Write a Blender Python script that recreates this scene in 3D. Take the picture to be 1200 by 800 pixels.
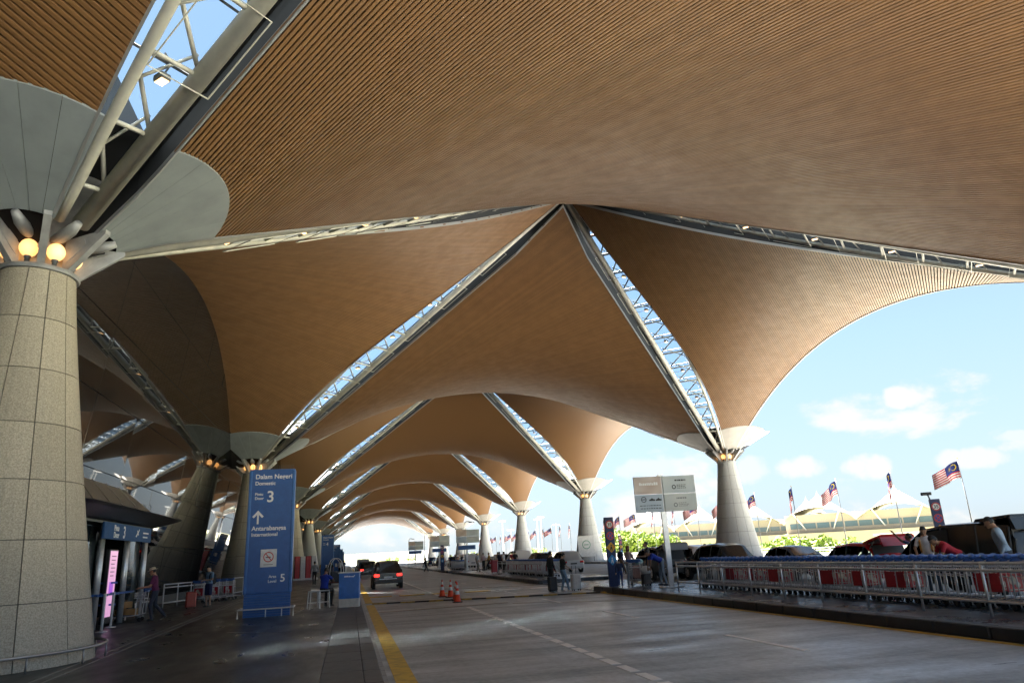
import bpy, bmesh, math, random
import numpy as np
from math import sin, cos, pi, sqrt, atan2, radians, hypot
from mathutils import Vector, Matrix
random.seed(7)
SC = bpy.context.scene
for o in list(bpy.data.objects): bpy.data.objects.remove(o)
COL = SC.collection

# ------------------------------------------------------------------ camera, sky, sun, exposure
ZE = 1.8
YAW, PITCH, ROLL = 0.2344, 0.2923, 0.0526
fw = Vector((sin(YAW)*cos(PITCH), cos(YAW)*cos(PITCH), sin(PITCH)))
rt = Vector((cos(YAW), -sin(YAW), 0)); up = rt.cross(fw)
R_ = rt*cos(ROLL) - up*sin(ROLL); U_ = rt*sin(ROLL) + up*cos(ROLL)
cd = bpy.data.cameras.new('camera'); cam = bpy.data.objects.new('camera', cd); COL.objects.link(cam)
cd.sensor_width = 36; cd.lens = 819.8/1200*36; cd.clip_end = 6000; cd.clip_start = .1
M3 = Matrix((R_, U_, -fw)).transposed()
cam.matrix_world = Matrix.Translation((6.936, -16.617, ZE)) @ M3.to_4x4()
SC.camera = cam

SUN_EL, SUN_AZ = radians(66), radians(325)      # azimuth clockwise from +Y: over the terminal, ahead
SKY_STRENGTH, SUN_STRENGTH, EXPOSURE = 0.05, 5.0, 4.55
w = bpy.data.worlds.new('World'); SC.world = w; w.use_nodes = True
nt = w.node_tree; nt.nodes.clear()
def N(nt, t, **k):
    n = nt.nodes.new(t)
    for a, b in k.items():
        if a in ('inputs',):
            for i, v in b.items(): n.inputs[i].default_value = v
        else: setattr(n, a, b)
    return n
sky = N(nt, 'ShaderNodeTexSky', sky_type='NISHITA', sun_disc=False)
sky.sun_elevation = SUN_EL; sky.sun_rotation = SUN_AZ; sky.air_density = .62; sky.dust_density = .25; sky.ozone_density = 1.5
bg = N(nt, 'ShaderNodeBackground'); bg.inputs[1].default_value = SKY_STRENGTH
out = N(nt, 'ShaderNodeOutputWorld')
tc = N(nt, 'ShaderNodeTexCoord'); L = nt.links.new
# cumulus: noise on the direction, more of it low over the horizon
sep = N(nt, 'ShaderNodeSeparateXYZ'); L(tc.outputs['Generated'], sep.inputs[0])
mp = N(nt, 'ShaderNodeMapping'); mp.inputs['Scale'].default_value = (1, 1, 2.0); L(tc.outputs['Generated'], mp.inputs[0])
n1 = N(nt, 'ShaderNodeTexNoise', inputs={'Scale': 5.2, 'Detail': 9.0, 'Roughness': .55, 'Distortion': .2}); L(mp.outputs[0], n1.inputs['Vector'])
n2 = N(nt, 'ShaderNodeTexNoise', inputs={'Scale': 14.0, 'Detail': 6.0, 'Roughness': .6}); L(mp.outputs[0], n2.inputs['Vector'])
def Mth(op, a, b=None, c=None, clamp=False):
    n = N(nt, 'ShaderNodeMath', operation=op, use_clamp=clamp)
    for i, v in enumerate((a, b, c)):
        if v is None: continue
        if isinstance(v, (int, float)): n.inputs[i].default_value = v
        else: L(v, n.inputs[i])
    return n.outputs[0]
elev = sep.outputs['Z']
low = Mth('SUBTRACT', 1.0, Mth('MULTIPLY', Mth('ABSOLUTE', elev), 4.0), clamp=True)
cov = Mth('ADD', n1.outputs[0], Mth('ADD', Mth('MULTIPLY', low, .13), Mth('MULTIPLY', Mth('SUBTRACT', n2.outputs[0], .5), .22)))
cr = N(nt, 'ShaderNodeMapRange', clamp=True, interpolation_type='SMOOTHSTEP'); cr.inputs[1].default_value = .62; cr.inputs[2].default_value = .74; L(cov, cr.inputs[0])
# one separate cumulus low on the right
dv = Vector((0.674, 0.721, 0.16)).normalized()
def blob(d, rx, rz, amt):
    h = Vector((d.y, -d.x, 0)).normalized(); v = h.cross(d)
    a = N(nt, 'ShaderNodeVectorMath', operation='DOT_PRODUCT'); L(tc.outputs['Generated'], a.inputs[0]); a.inputs[1].default_value = h
    b = N(nt, 'ShaderNodeVectorMath', operation='DOT_PRODUCT'); L(tc.outputs['Generated'], b.inputs[0]); b.inputs[1].default_value = d.cross(h)*-1
    c = N(nt, 'ShaderNodeVectorMath', operation='DOT_PRODUCT'); L(tc.outputs['Generated'], c.inputs[0]); c.inputs[1].default_value = d
    ax = Mth('POWER', Mth('ABSOLUTE', Mth('DIVIDE', a.outputs['Value'], rx)), 2.0)
    bz = Mth('POWER', Mth('ABSOLUTE', Mth('DIVIDE', b.outputs['Value'], rz)), 2.0)
    m = Mth('SUBTRACT', 1.0, Mth('ADD', ax, bz))
    m = Mth('ADD', m, Mth('MULTIPLY', Mth('SUBTRACT', n3.outputs[0], .5), 2.9))
    r = N(nt, 'ShaderNodeMapRange', clamp=True, interpolation_type='SMOOTHSTEP'); r.inputs[1].default_value = .05; r.inputs[2].default_value = .75; L(m, r.inputs[0])
    return Mth('MULTIPLY', Mth('MULTIPLY', r.outputs[0], amt), Mth('GREATER_THAN', c.outputs['Value'], 0.0))
n3 = N(nt, 'ShaderNodeTexNoise', inputs={'Scale': 22.0, 'Detail': 7.0, 'Roughness': .55}); L(tc.outputs['Generated'], n3.inputs['Vector'])
cl = cr.outputs[0]
for d, rx, rz, amt in ((dv, .034, .017, 1.0), (Vector((.571, .816, .088)), .036, .018, .9), (Vector((.715, .69, .078)), .045, .016, .85), (Vector((.635, .768, .080)), .034, .018, .95), (Vector((.52, .85, .09)), .03, .02, .7), (Vector((.745, .66, .10)), .022, .008, .6), (Vector((.40, .91, .10)), .05, .018, .6)):
    cl = Mth('MAXIMUM', cl, blob(d.normalized(), rx, rz, amt))
veil = Mth('ADD', .84, Mth('MULTIPLY', low, .14))
vc = N(nt, 'ShaderNodeMixRGB'); L(low, vc.inputs[0]); vc.inputs[1].default_value = (.32, .43, .48, 1); vc.inputs[2].default_value = (.52, .60, .665, 1)
hz_ = N(nt, 'ShaderNodeMixRGB'); L(veil, hz_.inputs[0]); L(sky.outputs[0], hz_.inputs[1]); L(vc.outputs[0], hz_.inputs[2])
cl = Mth('MULTIPLY', cl, .92)
mix = N(nt, 'ShaderNodeMixRGB'); L(cl, mix.inputs[0]); L(hz_.outputs[0], mix.inputs[1]); mix.inputs[2].default_value = (.90, .885, .865, 1)
L(mix.outputs[0], bg.inputs[0]); L(bg.outputs[0], out.inputs[0])
sl = bpy.data.lights.new('sun', 'SUN'); sl.energy = SUN_STRENGTH; sl.angle = radians(.53); sl.color = (1, .95, .87)
so = bpy.data.objects.new('sun', sl); COL.objects.link(so)
sdir = Vector((sin(SUN_AZ)*cos(SUN_EL), cos(SUN_AZ)*cos(SUN_EL), sin(SUN_EL)))
so.rotation_euler = sdir.to_track_quat('Z', 'Y').to_euler(); so.location = (-40, -40, 90)
vs = SC.view_settings; vs.view_transform = 'Standard'; vs.look = 'None'; vs.gamma = 1; vs.exposure = EXPOSURE; vs.use_curve_mapping = False
SC.render.engine = 'CYCLES'
try:
    SC.cycles.max_bounces = 10; SC.cycles.diffuse_bounces = 6; SC.cycles.glossy_bounces = 4; SC.cycles.transmission_bounces = 6
    SC.cycles.caustics_reflective = False; SC.cycles.caustics_refractive = False
except Exception: pass

# ------------------------------------------------------------------ materials
MATS = {}
def mat(name, c, rough=.6, metal=0., c2=None, scale=3., bump=0., bscale=None, stretch=(1,1,1), emit=None, es=0., ior=1.5, trans=0., detail=5., lo=.35, hi=.65, rvar=0., coord='Object', objvar=0., spec=.5, speck=0., sscale=40.):
    if name in MATS: return MATS[name]
    m = bpy.data.materials.new(name); m.use_nodes = True; t = m.node_tree; b = t.nodes['Principled BSDF']
    b.inputs['Base Color'].default_value = (*c, 1); b.inputs['Roughness'].default_value = rough; b.inputs['Metallic'].default_value = metal
    b.inputs['IOR'].default_value = ior; b.inputs['Transmission Weight'].default_value = trans; b.inputs['Specular IOR Level'].default_value = spec
    if emit: b.inputs['Emission Color'].default_value = (*emit, 1); b.inputs['Emission Strength'].default_value = es
    col = None
    if c2 or bump or rvar:
        tcn = N(t, 'ShaderNodeTexCoord'); mpn = N(t, 'ShaderNodeMapping'); mpn.inputs['Scale'].default_value = stretch
        t.links.new(tcn.outputs[coord], mpn.inputs[0])
        nz = N(t, 'ShaderNodeTexNoise', inputs={'Scale': scale, 'Detail': detail, 'Roughness': .6}); t.links.new(mpn.outputs[0], nz.inputs['Vector'])
        mr = N(t, 'ShaderNodeMapRange', clamp=True); mr.inputs[1].default_value = lo; mr.inputs[2].default_value = hi; t.links.new(nz.outputs[0], mr.inputs[0])
        if c2:
            mx = N(t, 'ShaderNodeMixRGB'); mx.inputs[1].default_value = (*c, 1); mx.inputs[2].default_value = (*c2, 1); t.links.new(mr.outputs[0], mx.inputs[0]); col = mx.outputs[0]
            if speck:
                nf = N(t, 'ShaderNodeTexNoise', inputs={'Scale': sscale, 'Detail': 6., 'Roughness': .7}); t.links.new(tcn.outputs[coord], nf.inputs['Vector'])
                mf = N(t, 'ShaderNodeMapRange'); mf.inputs[1].default_value = .3; mf.inputs[2].default_value = .7; mf.inputs[3].default_value = 1-speck; mf.inputs[4].default_value = 1+speck; t.links.new(nf.outputs[0], mf.inputs[0])
                hv = N(t, 'ShaderNodeHueSaturation'); t.links.new(col, hv.inputs['Color']); t.links.new(mf.outputs[0], hv.inputs['Value']); col = hv.outputs[0]
            t.links.new(col, b.inputs['Base Color'])
        if rvar:
            r2 = N(t, 'ShaderNodeMapRange'); r2.inputs[3].default_value = rough-rvar; r2.inputs[4].default_value = rough+rvar; t.links.new(mr.outputs[0], r2.inputs[0]); t.links.new(r2.outputs[0], b.inputs['Roughness'])
        if bump:
            nb = nz
            if bscale: nb = N(t, 'ShaderNodeTexNoise', inputs={'Scale': bscale, 'Detail': 4.}); t.links.new(mpn.outputs[0], nb.inputs['Vector'])
            bn = N(t, 'ShaderNodeBump'); bn.inputs['Strength'].default_value = bump; bn.inputs['Distance'].default_value = .02; t.links.new(nb.outputs[0], bn.inputs['Height']); t.links.new(bn.outputs[0], b.inputs['Normal'])
    if objvar:
        oi = N(t, 'ShaderNodeObjectInfo'); hs = N(t, 'ShaderNodeHueSaturation'); mr3 = N(t, 'ShaderNodeMapRange'); mr3.inputs[3].default_value = 1-objvar; mr3.inputs[4].default_value = 1+objvar
        t.links.new(oi.outputs['Random'], mr3.inputs[0]); t.links.new(mr3.outputs[0], hs.inputs['Value'])
        if col: t.links.new(col, hs.inputs['Color'])
        else: hs.inputs['Color'].default_value = (*c, 1)
        t.links.new(hs.outputs[0], b.inputs['Base Color'])
    MATS[name] = m
    return m
def pm(name, c, rough=.5, metal=0., **k):       # plain colour with slight grime
    return mat(name, c, rough, metal, c2=tuple(x*.8 for x in c), scale=k.pop('scale', 6.), **k)

slat_m = mat('timber_slat', (.186, .096, .037), .5, c2=(.162, .082, .031), scale=1.4, stretch=(1, 1, 1), objvar=.10, rvar=.06)
slatf_m = mat('timber_slat_far', (.180, .093, .036), .5)
back_m = mat('ceiling_backing', (.006, .0045, .004), .95)
skin_m = mat('roof_metal_sheet', (.20, .205, .21), .45, .3)
fascia_m = mat('dark_fascia', (.012, .013, .015), .7)
trim_m = mat('trim_aluminium', (.42, .43, .44), .4, .6)
clad_m = mat('funnel_cladding', (.27, .305, .32), .42, .15, c2=(.215, .245, .26), scale=1.3, lo=.4, hi=.75, objvar=.06)
cladr_m = mat('funnel_cladding_pale', (.26, .248, .225), .45, .1, c2=(.22, .21, .192), scale=1.3, objvar=.04)
steel_m = mat('painted_steel', (.56, .55, .48), .42, .1, c2=(.44, .44, .40), scale=2.2)
darksteel_m = mat('dark_steel', (.10, .11, .12), .45, .3)
stone_m = mat('granite_cladding', (.52, .47, .37), .6, c2=(.30, .27, .21), scale=38., detail=3., bump=.08, objvar=.10, lo=.34, hi=.66)
stoneR_m = mat('pale_granite_cladding', (.47, .48, .48), .6, c2=(.34, .35, .355), scale=30., detail=3., bump=.05, objvar=.06, lo=.34, hi=.66)
joint_m = mat('stone_joint', (.09, .085, .075), .9)
capital_m = mat('cast_steel_capital', (.36, .37, .38), .5, .2, c2=(.26, .27, .28), scale=3.)
globe_m = mat('lamp_glass', (1, .85, .6), .4, emit=(1., .44, .12), es=.085)
flood_m = mat('floodlight_lens', (1, .9, .7), .3, emit=(1., .55, .22), es=.22)
pane_m = mat('skylight_glass', (.55, .74, .86), .0, trans=1., ior=1.02)
chrome_m = mat('brushed_steel', (.70, .71, .72), .30, .55, c2=(.58, .59, .60), scale=9.)
white_m = pm('white_paint', (.74, .75, .75), .4)
blk_m = pm('black_plastic', (.022, .023, .025), .45)
rub_m = pm('rubber', (.018, .018, .019), .8)
red_m = pm('red_paint', (.55, .03, .035), .4)
blue_m = pm('sign_blue', (.020, .105, .36), .42)
bluep_m = pm('handle_blue', (.05, .15, .46), .4)
yel_m = mat('road_yellow', (.62, .40, .035), .6, c2=(.34, .23, .04), scale=4., detail=8., lo=.42, hi=.72)
wht_m = mat('road_white', (.80, .80, .78), .6, c2=(.58, .58, .57), scale=4., detail=8., lo=.5, hi=.85)
glassd_m = mat('car_glass', (.012, .014, .016), .04, ior=1.6)
road_m = mat('road_surface', (.40, .445, .47), .42, c2=(.24, .268, .285), scale=.55, detail=10., stretch=(.55, 2.2, 1), rvar=.16, bump=.08, bscale=30., lo=.3, hi=.68, speck=.28, sscale=9.)
def stains(m, dark, amt):
    t = m.node_tree; b = t.nodes['Principled BSDF']; src = b.inputs['Base Color'].links[0].from_socket
    tcn = N(t, 'ShaderNodeTexCoord'); fac = None
    for sc_, st_, lo, hi, k in ((.8, (1, 1, 1), .60, .72, .75), (.9, (1.5, .035, 1), .48, .72, .55), (3.5, (1, 1, 1), .66, .72, .6)):
        mp_ = N(t, 'ShaderNodeMapping'); mp_.inputs['Scale'].default_value = st_; mp_.inputs['Location'].default_value = (sc_, 3*sc_, 0); t.links.new(tcn.outputs['Object'], mp_.inputs[0])
        nz = N(t, 'ShaderNodeTexNoise', inputs={'Scale': sc_, 'Detail': 7., 'Roughness': .65}); t.links.new(mp_.outputs[0], nz.inputs['Vector'])
        r = N(t, 'ShaderNodeMapRange', clamp=True); r.inputs[1].default_value = lo; r.inputs[2].default_value = hi; r.inputs[4].default_value = k*amt; t.links.new(nz.outputs[0], r.inputs[0])
        if fac is None: fac = r.outputs[0]
        else:
            q = N(t, 'ShaderNodeMath', operation='MAXIMUM'); t.links.new(fac, q.inputs[0]); t.links.new(r.outputs[0], q.inputs[1]); fac = q.outputs[0]
    mx = N(t, 'ShaderNodeMixRGB'); t.links.new(fac, mx.inputs[0]); t.links.new(src, mx.inputs[1]); mx.inputs[2].default_value = (*dark, 1); t.links.new(mx.outputs[0], b.inputs['Base Color'])
stains(road_m, (.11, .115, .115), .8)
road2_m = mat('outer_road_surface', (.30, .29, .27), .7, c2=(.22, .215, .20), scale=.6, detail=9., rvar=.1)
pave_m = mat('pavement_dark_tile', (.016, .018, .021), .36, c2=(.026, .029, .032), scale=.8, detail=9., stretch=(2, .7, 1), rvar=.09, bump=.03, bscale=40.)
kerbst_m = mat('kerb_stone', (.075, .078, .082), .55, c2=(.05, .052, .056), scale=5., objvar=.15)
island_m = mat('island_paving', (.040, .052, .070), .30, c2=(.058, .072, .092), scale=1.2, detail=8., rvar=.08)
conc_m = mat('concrete', (.44, .42, .38), .8, c2=(.27, .265, .25), scale=1.2, bump=.05)
land_m = mat('low_ground', (.18, .20, .09), .9, c2=(.34, .31, .22), scale=.02)
facade_m = mat('tinted_glass_wall', (.010, .011, .013), .018, ior=1.30, spec=.5, bump=.035, bscale=.35)
MATS['tinted_glass_wall'].node_tree.nodes['Principled BSDF'].inputs['Coat Weight'].default_value = .05
tent_m = mat('tent_membrane', (.40, .375, .33), .6)

# ------------------------------------------------------------------ mesh helpers
class MB:
    def __init__(s): s.v = []; s.f = []; s.m = []; s.cur = 0
    def add(s, vs, fs):
        o = len(s.v); s.v += [tuple(v) for v in vs]
        for f in fs: s.f.append(tuple(i+o for i in f)); s.m.append(s.cur)
        return s
    def quad(s, a, b, c, d): return s.add((a, b, c, d), ((0, 1, 2, 3),))
    def box(s, x0, x1, y0, y1, z0, z1, tw=1., tl=1.):
        cx, cy = (x0+x1)/2, (y0+y1)/2
        a, b, c, d = cx+(x0-cx)*tw, cx+(x1-cx)*tw, cy+(y0-cy)*tl, cy+(y1-cy)*tl
        return s.add(((x0,y0,z0),(x1,y0,z0),(x1,y1,z0),(x0,y1,z0),(a,c,z1),(b,c,z1),(b,d,z1),(a,d,z1)),
                     ((0,3,2,1),(4,5,6,7),(0,1,5,4),(1,2,6,5),(2,3,7,6),(3,0,4,7)))
    def rbox(s, x0, x1, y0, y1, z0, z1, r=.03):     # box with chamfered vertical edges and top
        P = [(x0+r,y0),(x1-r,y0),(x1,y0+r),(x1,y1-r),(x1-r,y1),(x0+r,y1),(x0,y1-r),(x0,y0+r)]
        cx, cy = (x0+x1)/2, (y0+y1)/2
        def ins(p, k): return (cx+(p[0]-cx)*(1-k/max(.001, (x1-x0)/2)), cy+(p[1]-cy)*(1-k/max(.001, (y1-y0)/2)))
        rings = [[(*ins(p, r*.6), z0) for p in P], [(*p, z0+r*.6) for p in P], [(*p, z1-r*.6) for p in P], [(*ins(p, r*.6), z1) for p in P]]
        vs = sum(rings, []); fs = [tuple(range(7, -1, -1)), tuple(range(24, 32))]
        for k in range(3):
            for i in range(8): fs.append((k*8+i, k*8+(i+1) % 8, k*8+8+(i+1) % 8, k*8+8+i))
        return s.add(vs, fs)
    def tube(s, pts, r, n=8, cap=True):
        pts = [Vector(p) for p in pts]; rs = r if isinstance(r, (list, tuple)) else [r]*len(pts)
        vs = []; fs = []
        u = None
        for i, p in enumerate(pts):
            t = (pts[min(i+1, len(pts)-1)] - pts[max(i-1, 0)]).normalized()
            if u is None:
                u = t.cross(Vector((0, 0, 1)));
                if u.length < .05: u = t.cross(Vector((1, 0, 0)))
            u = (u - t*u.dot(t)).normalized(); vv = t.cross(u)
            for k in range(n):
                a = 2*pi*k/n; vs.append(p + (u*cos(a) + vv*sin(a))*rs[i])
        for i in range(len(pts)-1):
            for k in range(n): fs.append((i*n+k, i*n+(k+1) % n, (i+1)*n+(k+1) % n, (i+1)*n+k))
        if cap: fs.append(tuple(range(n-1, -1, -1))); fs.append(tuple(range((len(pts)-1)*n, len(pts)*n)))
        return s.add(vs, fs)
    def lathe(s, prof, n=24, c=(0, 0), a0=0., a1=2*pi, sx=1., sy=1.):
        full = abs(a1-a0-2*pi) < 1e-6; m = n if full else n+1; vs = []; fs = []
        for r, z in prof:
            for k in range(m):
                a = a0+(a1-a0)*k/n; vs.append((c[0]+r*cos(a)*sx, c[1]+r*sin(a)*sy, z))
        for i in range(len(prof)-1):
            for k in range(n):
                k2 = (k+1) % m; fs.append((i*m+k, i*m+k2, (i+1)*m+k2, (i+1)*m+k))
        return s.add(vs, fs)
    def sphere(s, c, r, n=12, m=8, sx=1., sy=1., sz=1.):
        vs = []; fs = []
        for i in range(m+1):
            th = pi*i/m
            for k in range(n): vs.append((c[0]+r*sx*sin(th)*cos(2*pi*k/n), c[1]+r*sy*sin(th)*sin(2*pi*k/n), c[2]+r*sz*cos(th)))
        for i in range(m):
            for k in range(n): fs.append((i*n+k, (i+1)*n+k, (i+1)*n+(k+1) % n, i*n+(k+1) % n))
        return s.add(vs, fs)
    def prism(s, poly, axis, a, b):     # poly 2d extruded along axis between a and b
        n = len(poly)
        def P(q, t): return {'x': (t, q[0], q[1]), 'y': (q[0], t, q[1]), 'z': (q[0], q[1], t)}[axis]
        vs = [P(q, a) for q in poly] + [P(q, b) for q in poly]
        fs = [tuple(range(n)), tuple(range(2*n-1, n-1, -1))] + [(i, n+i, n+(i+1) % n, (i+1) % n) for i in range(n)]
        return s.add(vs, fs)
    def mesh(s, name, mats, smooth=False):
        me = bpy.data.meshes.new(name); me.from_pydata(s.v, [], s.f)
        for m in (mats if isinstance(mats, (list, tuple)) else [mats]): me.materials.append(m)
        if len(me.materials) > 1: me.polygons.foreach_set('material_index', s.m)
        bm = bmesh.new(); bm.from_mesh(me); bmesh.ops.recalc_face_normals(bm, faces=bm.faces); bm.to_mesh(me); bm.free()
        if smooth: me.shade_smooth()
        me.update(); return me
    def build(s, name, mats, parent=None, smooth=False, loc=(0, 0, 0), rotz=0):
        return link(name, s.mesh(name, mats, smooth), parent, loc, rotz)
def autosmooth(me, ang=40):
    try: me.set_sharp_from_angle(angle=radians(ang))
    except Exception: pass
def link(name, me, parent=None, loc=(0, 0, 0), rotz=0):
    o = bpy.data.objects.new(name, me); COL.objects.link(o); o.location = loc; o.rotation_euler = (0, 0, rotz)
    if parent: o.parent = parent
    return o
def tag(o, label=None, cat=None, group=None, kind=None):
    if label: o['label'] = label
    if cat: o['category'] = cat
    if group: o['group'] = group
    if kind: o['kind'] = kind
    return o
def thing(name, label, cat, loc=(0, 0, 0), rotz=0, group=None):
    o = bpy.data.objects.new(name, None); COL.objects.link(o); o.location = loc; o.rotation_euler = (0, 0, rotz); o.empty_display_size = .3
    return tag(o, label, cat, group)
KIDS = {}
def copy_tree(o, parent=None, label=None, group=None):
    c = o.copy(); COL.objects.link(c)
    if parent: c.parent = parent
    if label: c['label'] = label
    if group: c['group'] = group
    for ch in list(o.children): copy_tree(ch, c)
    return c
TMP = bpy.data.scenes.new('workbench')
def bake(o):        # evaluate modifiers or text in an otherwise empty scene
    TMP.collection.objects.link(o); vl = TMP.view_layers[0]; vl.update(); dg = vl.depsgraph; dg.update()
    me = bpy.data.meshes.new_from_object(o.evaluated_get(dg)); TMP.collection.objects.unlink(o); return me
def text(body, size, m, parent, loc, rot=(pi/2, 0, 0), align='LEFT', ext=.002, name='lettering', bold=0.):
    cu = bpy.data.curves.new('lettering', 'FONT'); cu.body = body; cu.size = size; cu.extrude = ext; cu.align_x = align; cu.offset = bold
    t = bpy.data.objects.new('tmp', cu); me = bake(t); bpy.data.objects.remove(t)
    me.materials.clear(); me.materials.append(m)
    o = bpy.data.objects.new(name, me); COL.objects.link(o); o.location = loc; o.rotation_euler = rot
    if parent: o.parent = parent
    return o
ORD = ['nearest', 'second', 'third', 'fourth', 'fifth', 'sixth', 'seventh', 'eighth', 'ninth', 'tenth']

def ordw(n):
    a = ['', 'first', 'second', 'third', 'fourth', 'fifth', 'sixth', 'seventh', 'eighth', 'ninth', 'tenth', 'eleventh', 'twelfth', 'thirteenth', 'fourteenth', 'fifteenth', 'sixteenth', 'seventeenth', 'eighteenth', 'nineteenth', 'twentieth']
    return a[n] if n <= 20 else ('twenty ' + a[n-20] if n < 30 else 'thirtieth')
# ------------------------------------------------------------------ setting
def sheet(name, x0, x1, y0, y1, z, m, lab=None):
    o = MB().quad((x0, y0, z), (x1, y0, z), (x1, y1, z), (x0, y1, z)).build(name, m); return tag(o, kind='structure')
S = 38.4; H = S/2; ZR = 8.23; ZL, ZA = 8.3, 21.9; RC = 3.8; NB = 7
Y0, Y1 = -150., 420.  # deck lengthened behind the viewpoint so its sunlit floor bounces light forward
sheet('terrain', -3000, 3000, -3000, 3000, -7., land_m)
sheet('lower_bounce_ground', 53.2, 100, -300, 700, -6.99, conc_m)  # pale ground added below the deck to throw sunlight up at the roof
sheet('road', 7.45, 17.42, Y0, Y1, 0., road_m)
sheet('outer_road', 22.2, 36.2, Y0, Y1, 0., road2_m)
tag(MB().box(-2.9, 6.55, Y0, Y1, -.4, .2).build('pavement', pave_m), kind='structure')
isl = MB()
isl.box(17.72, 22.2, Y0, 13.9, -.4, .2); isl.box(17.72, 22.2, 24.5, 60., -.4, .2); isl.box(17.72, 22.2, 64., 118., -.4, .2); isl.box(17.72, 22.2, 122., Y1, -.4, .2)
isl.box(17.72, 22.2, 13.9, 24.5, -.4, .02); isl.box(17.72, 22.2, 60, 64, -.4, .02); isl.box(17.72, 22.2, 118, 122, -.4, .02)
tag(isl.build('traffic_island', island_m), kind='structure')
tag(MB().box(36.2, 43.4, Y0, Y1, -.4, .2).build('outer_pavement', conc_m), kind='structure')
tag(MB().box(43.41, 52.2, Y0, Y1, -.4, .12).build('outer_bounce_strip', mat('bounce_strip_pavers', (.34, .32, .29), .9, c2=(.25, .24, .22), scale=.8)), kind='structure')  # added deck strip, pale so sunlight bounces in under the roof
tag(MB().box(-3, 53, Y0, Y1, -1.6, -.42).build('deck', conc_m), kind='structure')
# kerb stones: each one a piece
lk = tag(MB().box(6.56, 7.44, Y0, Y1, -.3, .17).build('kerb_bed', kerbst_m), kind='structure')
ka = MB().rbox(-.30, .30, .006, 1.19, .0, .045, .012).mesh('kerb_paver', kerbst_m)
kb = MB().rbox(-.13, .13, .006, 1.19, -.14, .04, .02).mesh('kerb_stone', kerbst_m)
for k in range(60):
    link('kerb_paver', ka, lk, (6.86, -18+k*1.2, .17)); link('kerb_stone', kb, lk, (7.30, -18+k*1.2, .17))
rk = tag(MB().box(17.43, 17.71, Y0, Y1, -.3, .0).build('island_kerb_bed', kerbst_m), kind='structure')
kc = MB().rbox(-.14, .14, .006, 1.19, .0, .215, .03).mesh('kerb_stone', pm('dark_kerb', (.035, .038, .042), .5))
for k in range(75):
    y = -18+k*1.2
    if not (13.4 < y < 23.9 or 59 < y < 64): link('kerb_stone', kc, rk, (17.57, y, 0.))
# drain line and floor strips
dr = MB()
for k in range(120): dr.box(7.455, 7.56, -18+k*.5, -17.52+k*.5, .002, .006)
tag(dr.build('drain_grating', pm('grating', (.30, .31, .32), .5, .5)), kind='structure')
fs = MB()
def strip(mb, a, b, wd, z0, z1):
    a, b = Vector((*a, 0)), Vector((*b, 0)); n = (b-a).normalized().cross(Vector((0, 0, 1)))*wd/2
    mb.add([(a-n).to_tuple()[:2]+(z0,), (a+n).to_tuple()[:2]+(z0,), (b+n).to_tuple()[:2]+(z0,), (b-n).to_tuple()[:2]+(z0,), (a-n).to_tuple()[:2]+(z1,), (a+n).to_tuple()[:2]+(z1,), (b+n).to_tuple()[:2]+(z1,), (b-n).to_tuple()[:2]+(z1,)],
           ((0,1,2,3),(4,5,6,7),(0,1,5,4),(1,2,6,5),(2,3,7,6),(3,0,4,7)))
strip(fs, (2.35, -12), (1.35, 60), .045, .2, .206); strip(fs, (2.12, -12), (1.12, 60), .045, .2, .206); strip(fs, (3.9, 4), (5.6, 2.6), .012, .2, .204)
tag(fs.build('floor_strips', pm('strip_steel', (.32, .32, .32), .4, .4)), kind='structure')
# road markings
ym = MB()
ym.box(7.66, 7.98, -18, 15.0, .0, .006); ym.box(7.66, 7.98, 16.3, 160, .0, .006)
tag(ym.build('yellow_kerb_line', yel_m), kind='structure')
tag(MB().box(17.22, 17.36, -18, 13.6, 0, .006).build('yellow_island_line', yel_m), kind='structure')
dm = MB()
k = -9.0
while k < 10.2:
    dm.box(11.07, 11.24, k, k+.62, .0, .006); k += .80
dm.box(11.08, 11.22, 18.5, 46, 0, .006)
for k in range(10): dm.box(11.08, 11.22, 52+k*9, 57+k*9, 0, .006)
for k in range(6): dm.box(14.3, 14.42, -5.4+k*7.2, -2.7+k*7.2, 0, .006)
tag(dm.build('white_lane_marks', wht_m), kind='structure')
y2 = MB(); strip(y2, (8.0, 10.4), (12.8, 10.9), .16, 0, .006); strip(y2, (12.5, 25), (17, 23.4), .16, 0, .006); strip(y2, (12.9, 10.4), (17.0, 7.6), .07, 0, .005)
tag(y2.build('faded_cross_line', mat('faded_yellow', (.30, .25, .13), .6, c2=(.14, .13, .10), scale=3., detail=8.)), kind='structure')
# raised yellow rumble blocks in front of the hump
for i in range(6):
    o = MB().box(-.62, .62, -.45, .45, 0, .012).build('crossing_block', yel_m if i < 4 else wht_m, None, False, (8.45+i*1.62, 21.4-i*.28, .001)); tag(o, kind='structure')
# speed hump: black and yellow segments
hump = thing('speed_hump', 'black and yellow rubber speed hump across the road beside the cones', 'speed hump', (7.95, 15.4, 0))
hp = [(-.17, 0), (.17, 0), (.10, .045), (-.10, .045)]
hm = [MB().prism(hp, 'x', .004, .596).mesh('segment', m) for m in (mat('hump_yellow', (.55, .38, .05), .7, c2=(.25, .18, .05), scale=5.), rub_m)]
hang = atan2(-.46*9.4/9.4, 1)*0 - .046
hump.rotation_euler = (0, 0, -.30*0 + atan2(-4.2, 9.4)*.62)
for i in range(17): link('segment', hm[i % 2], hump, (i*.6, 0, .006))

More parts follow.
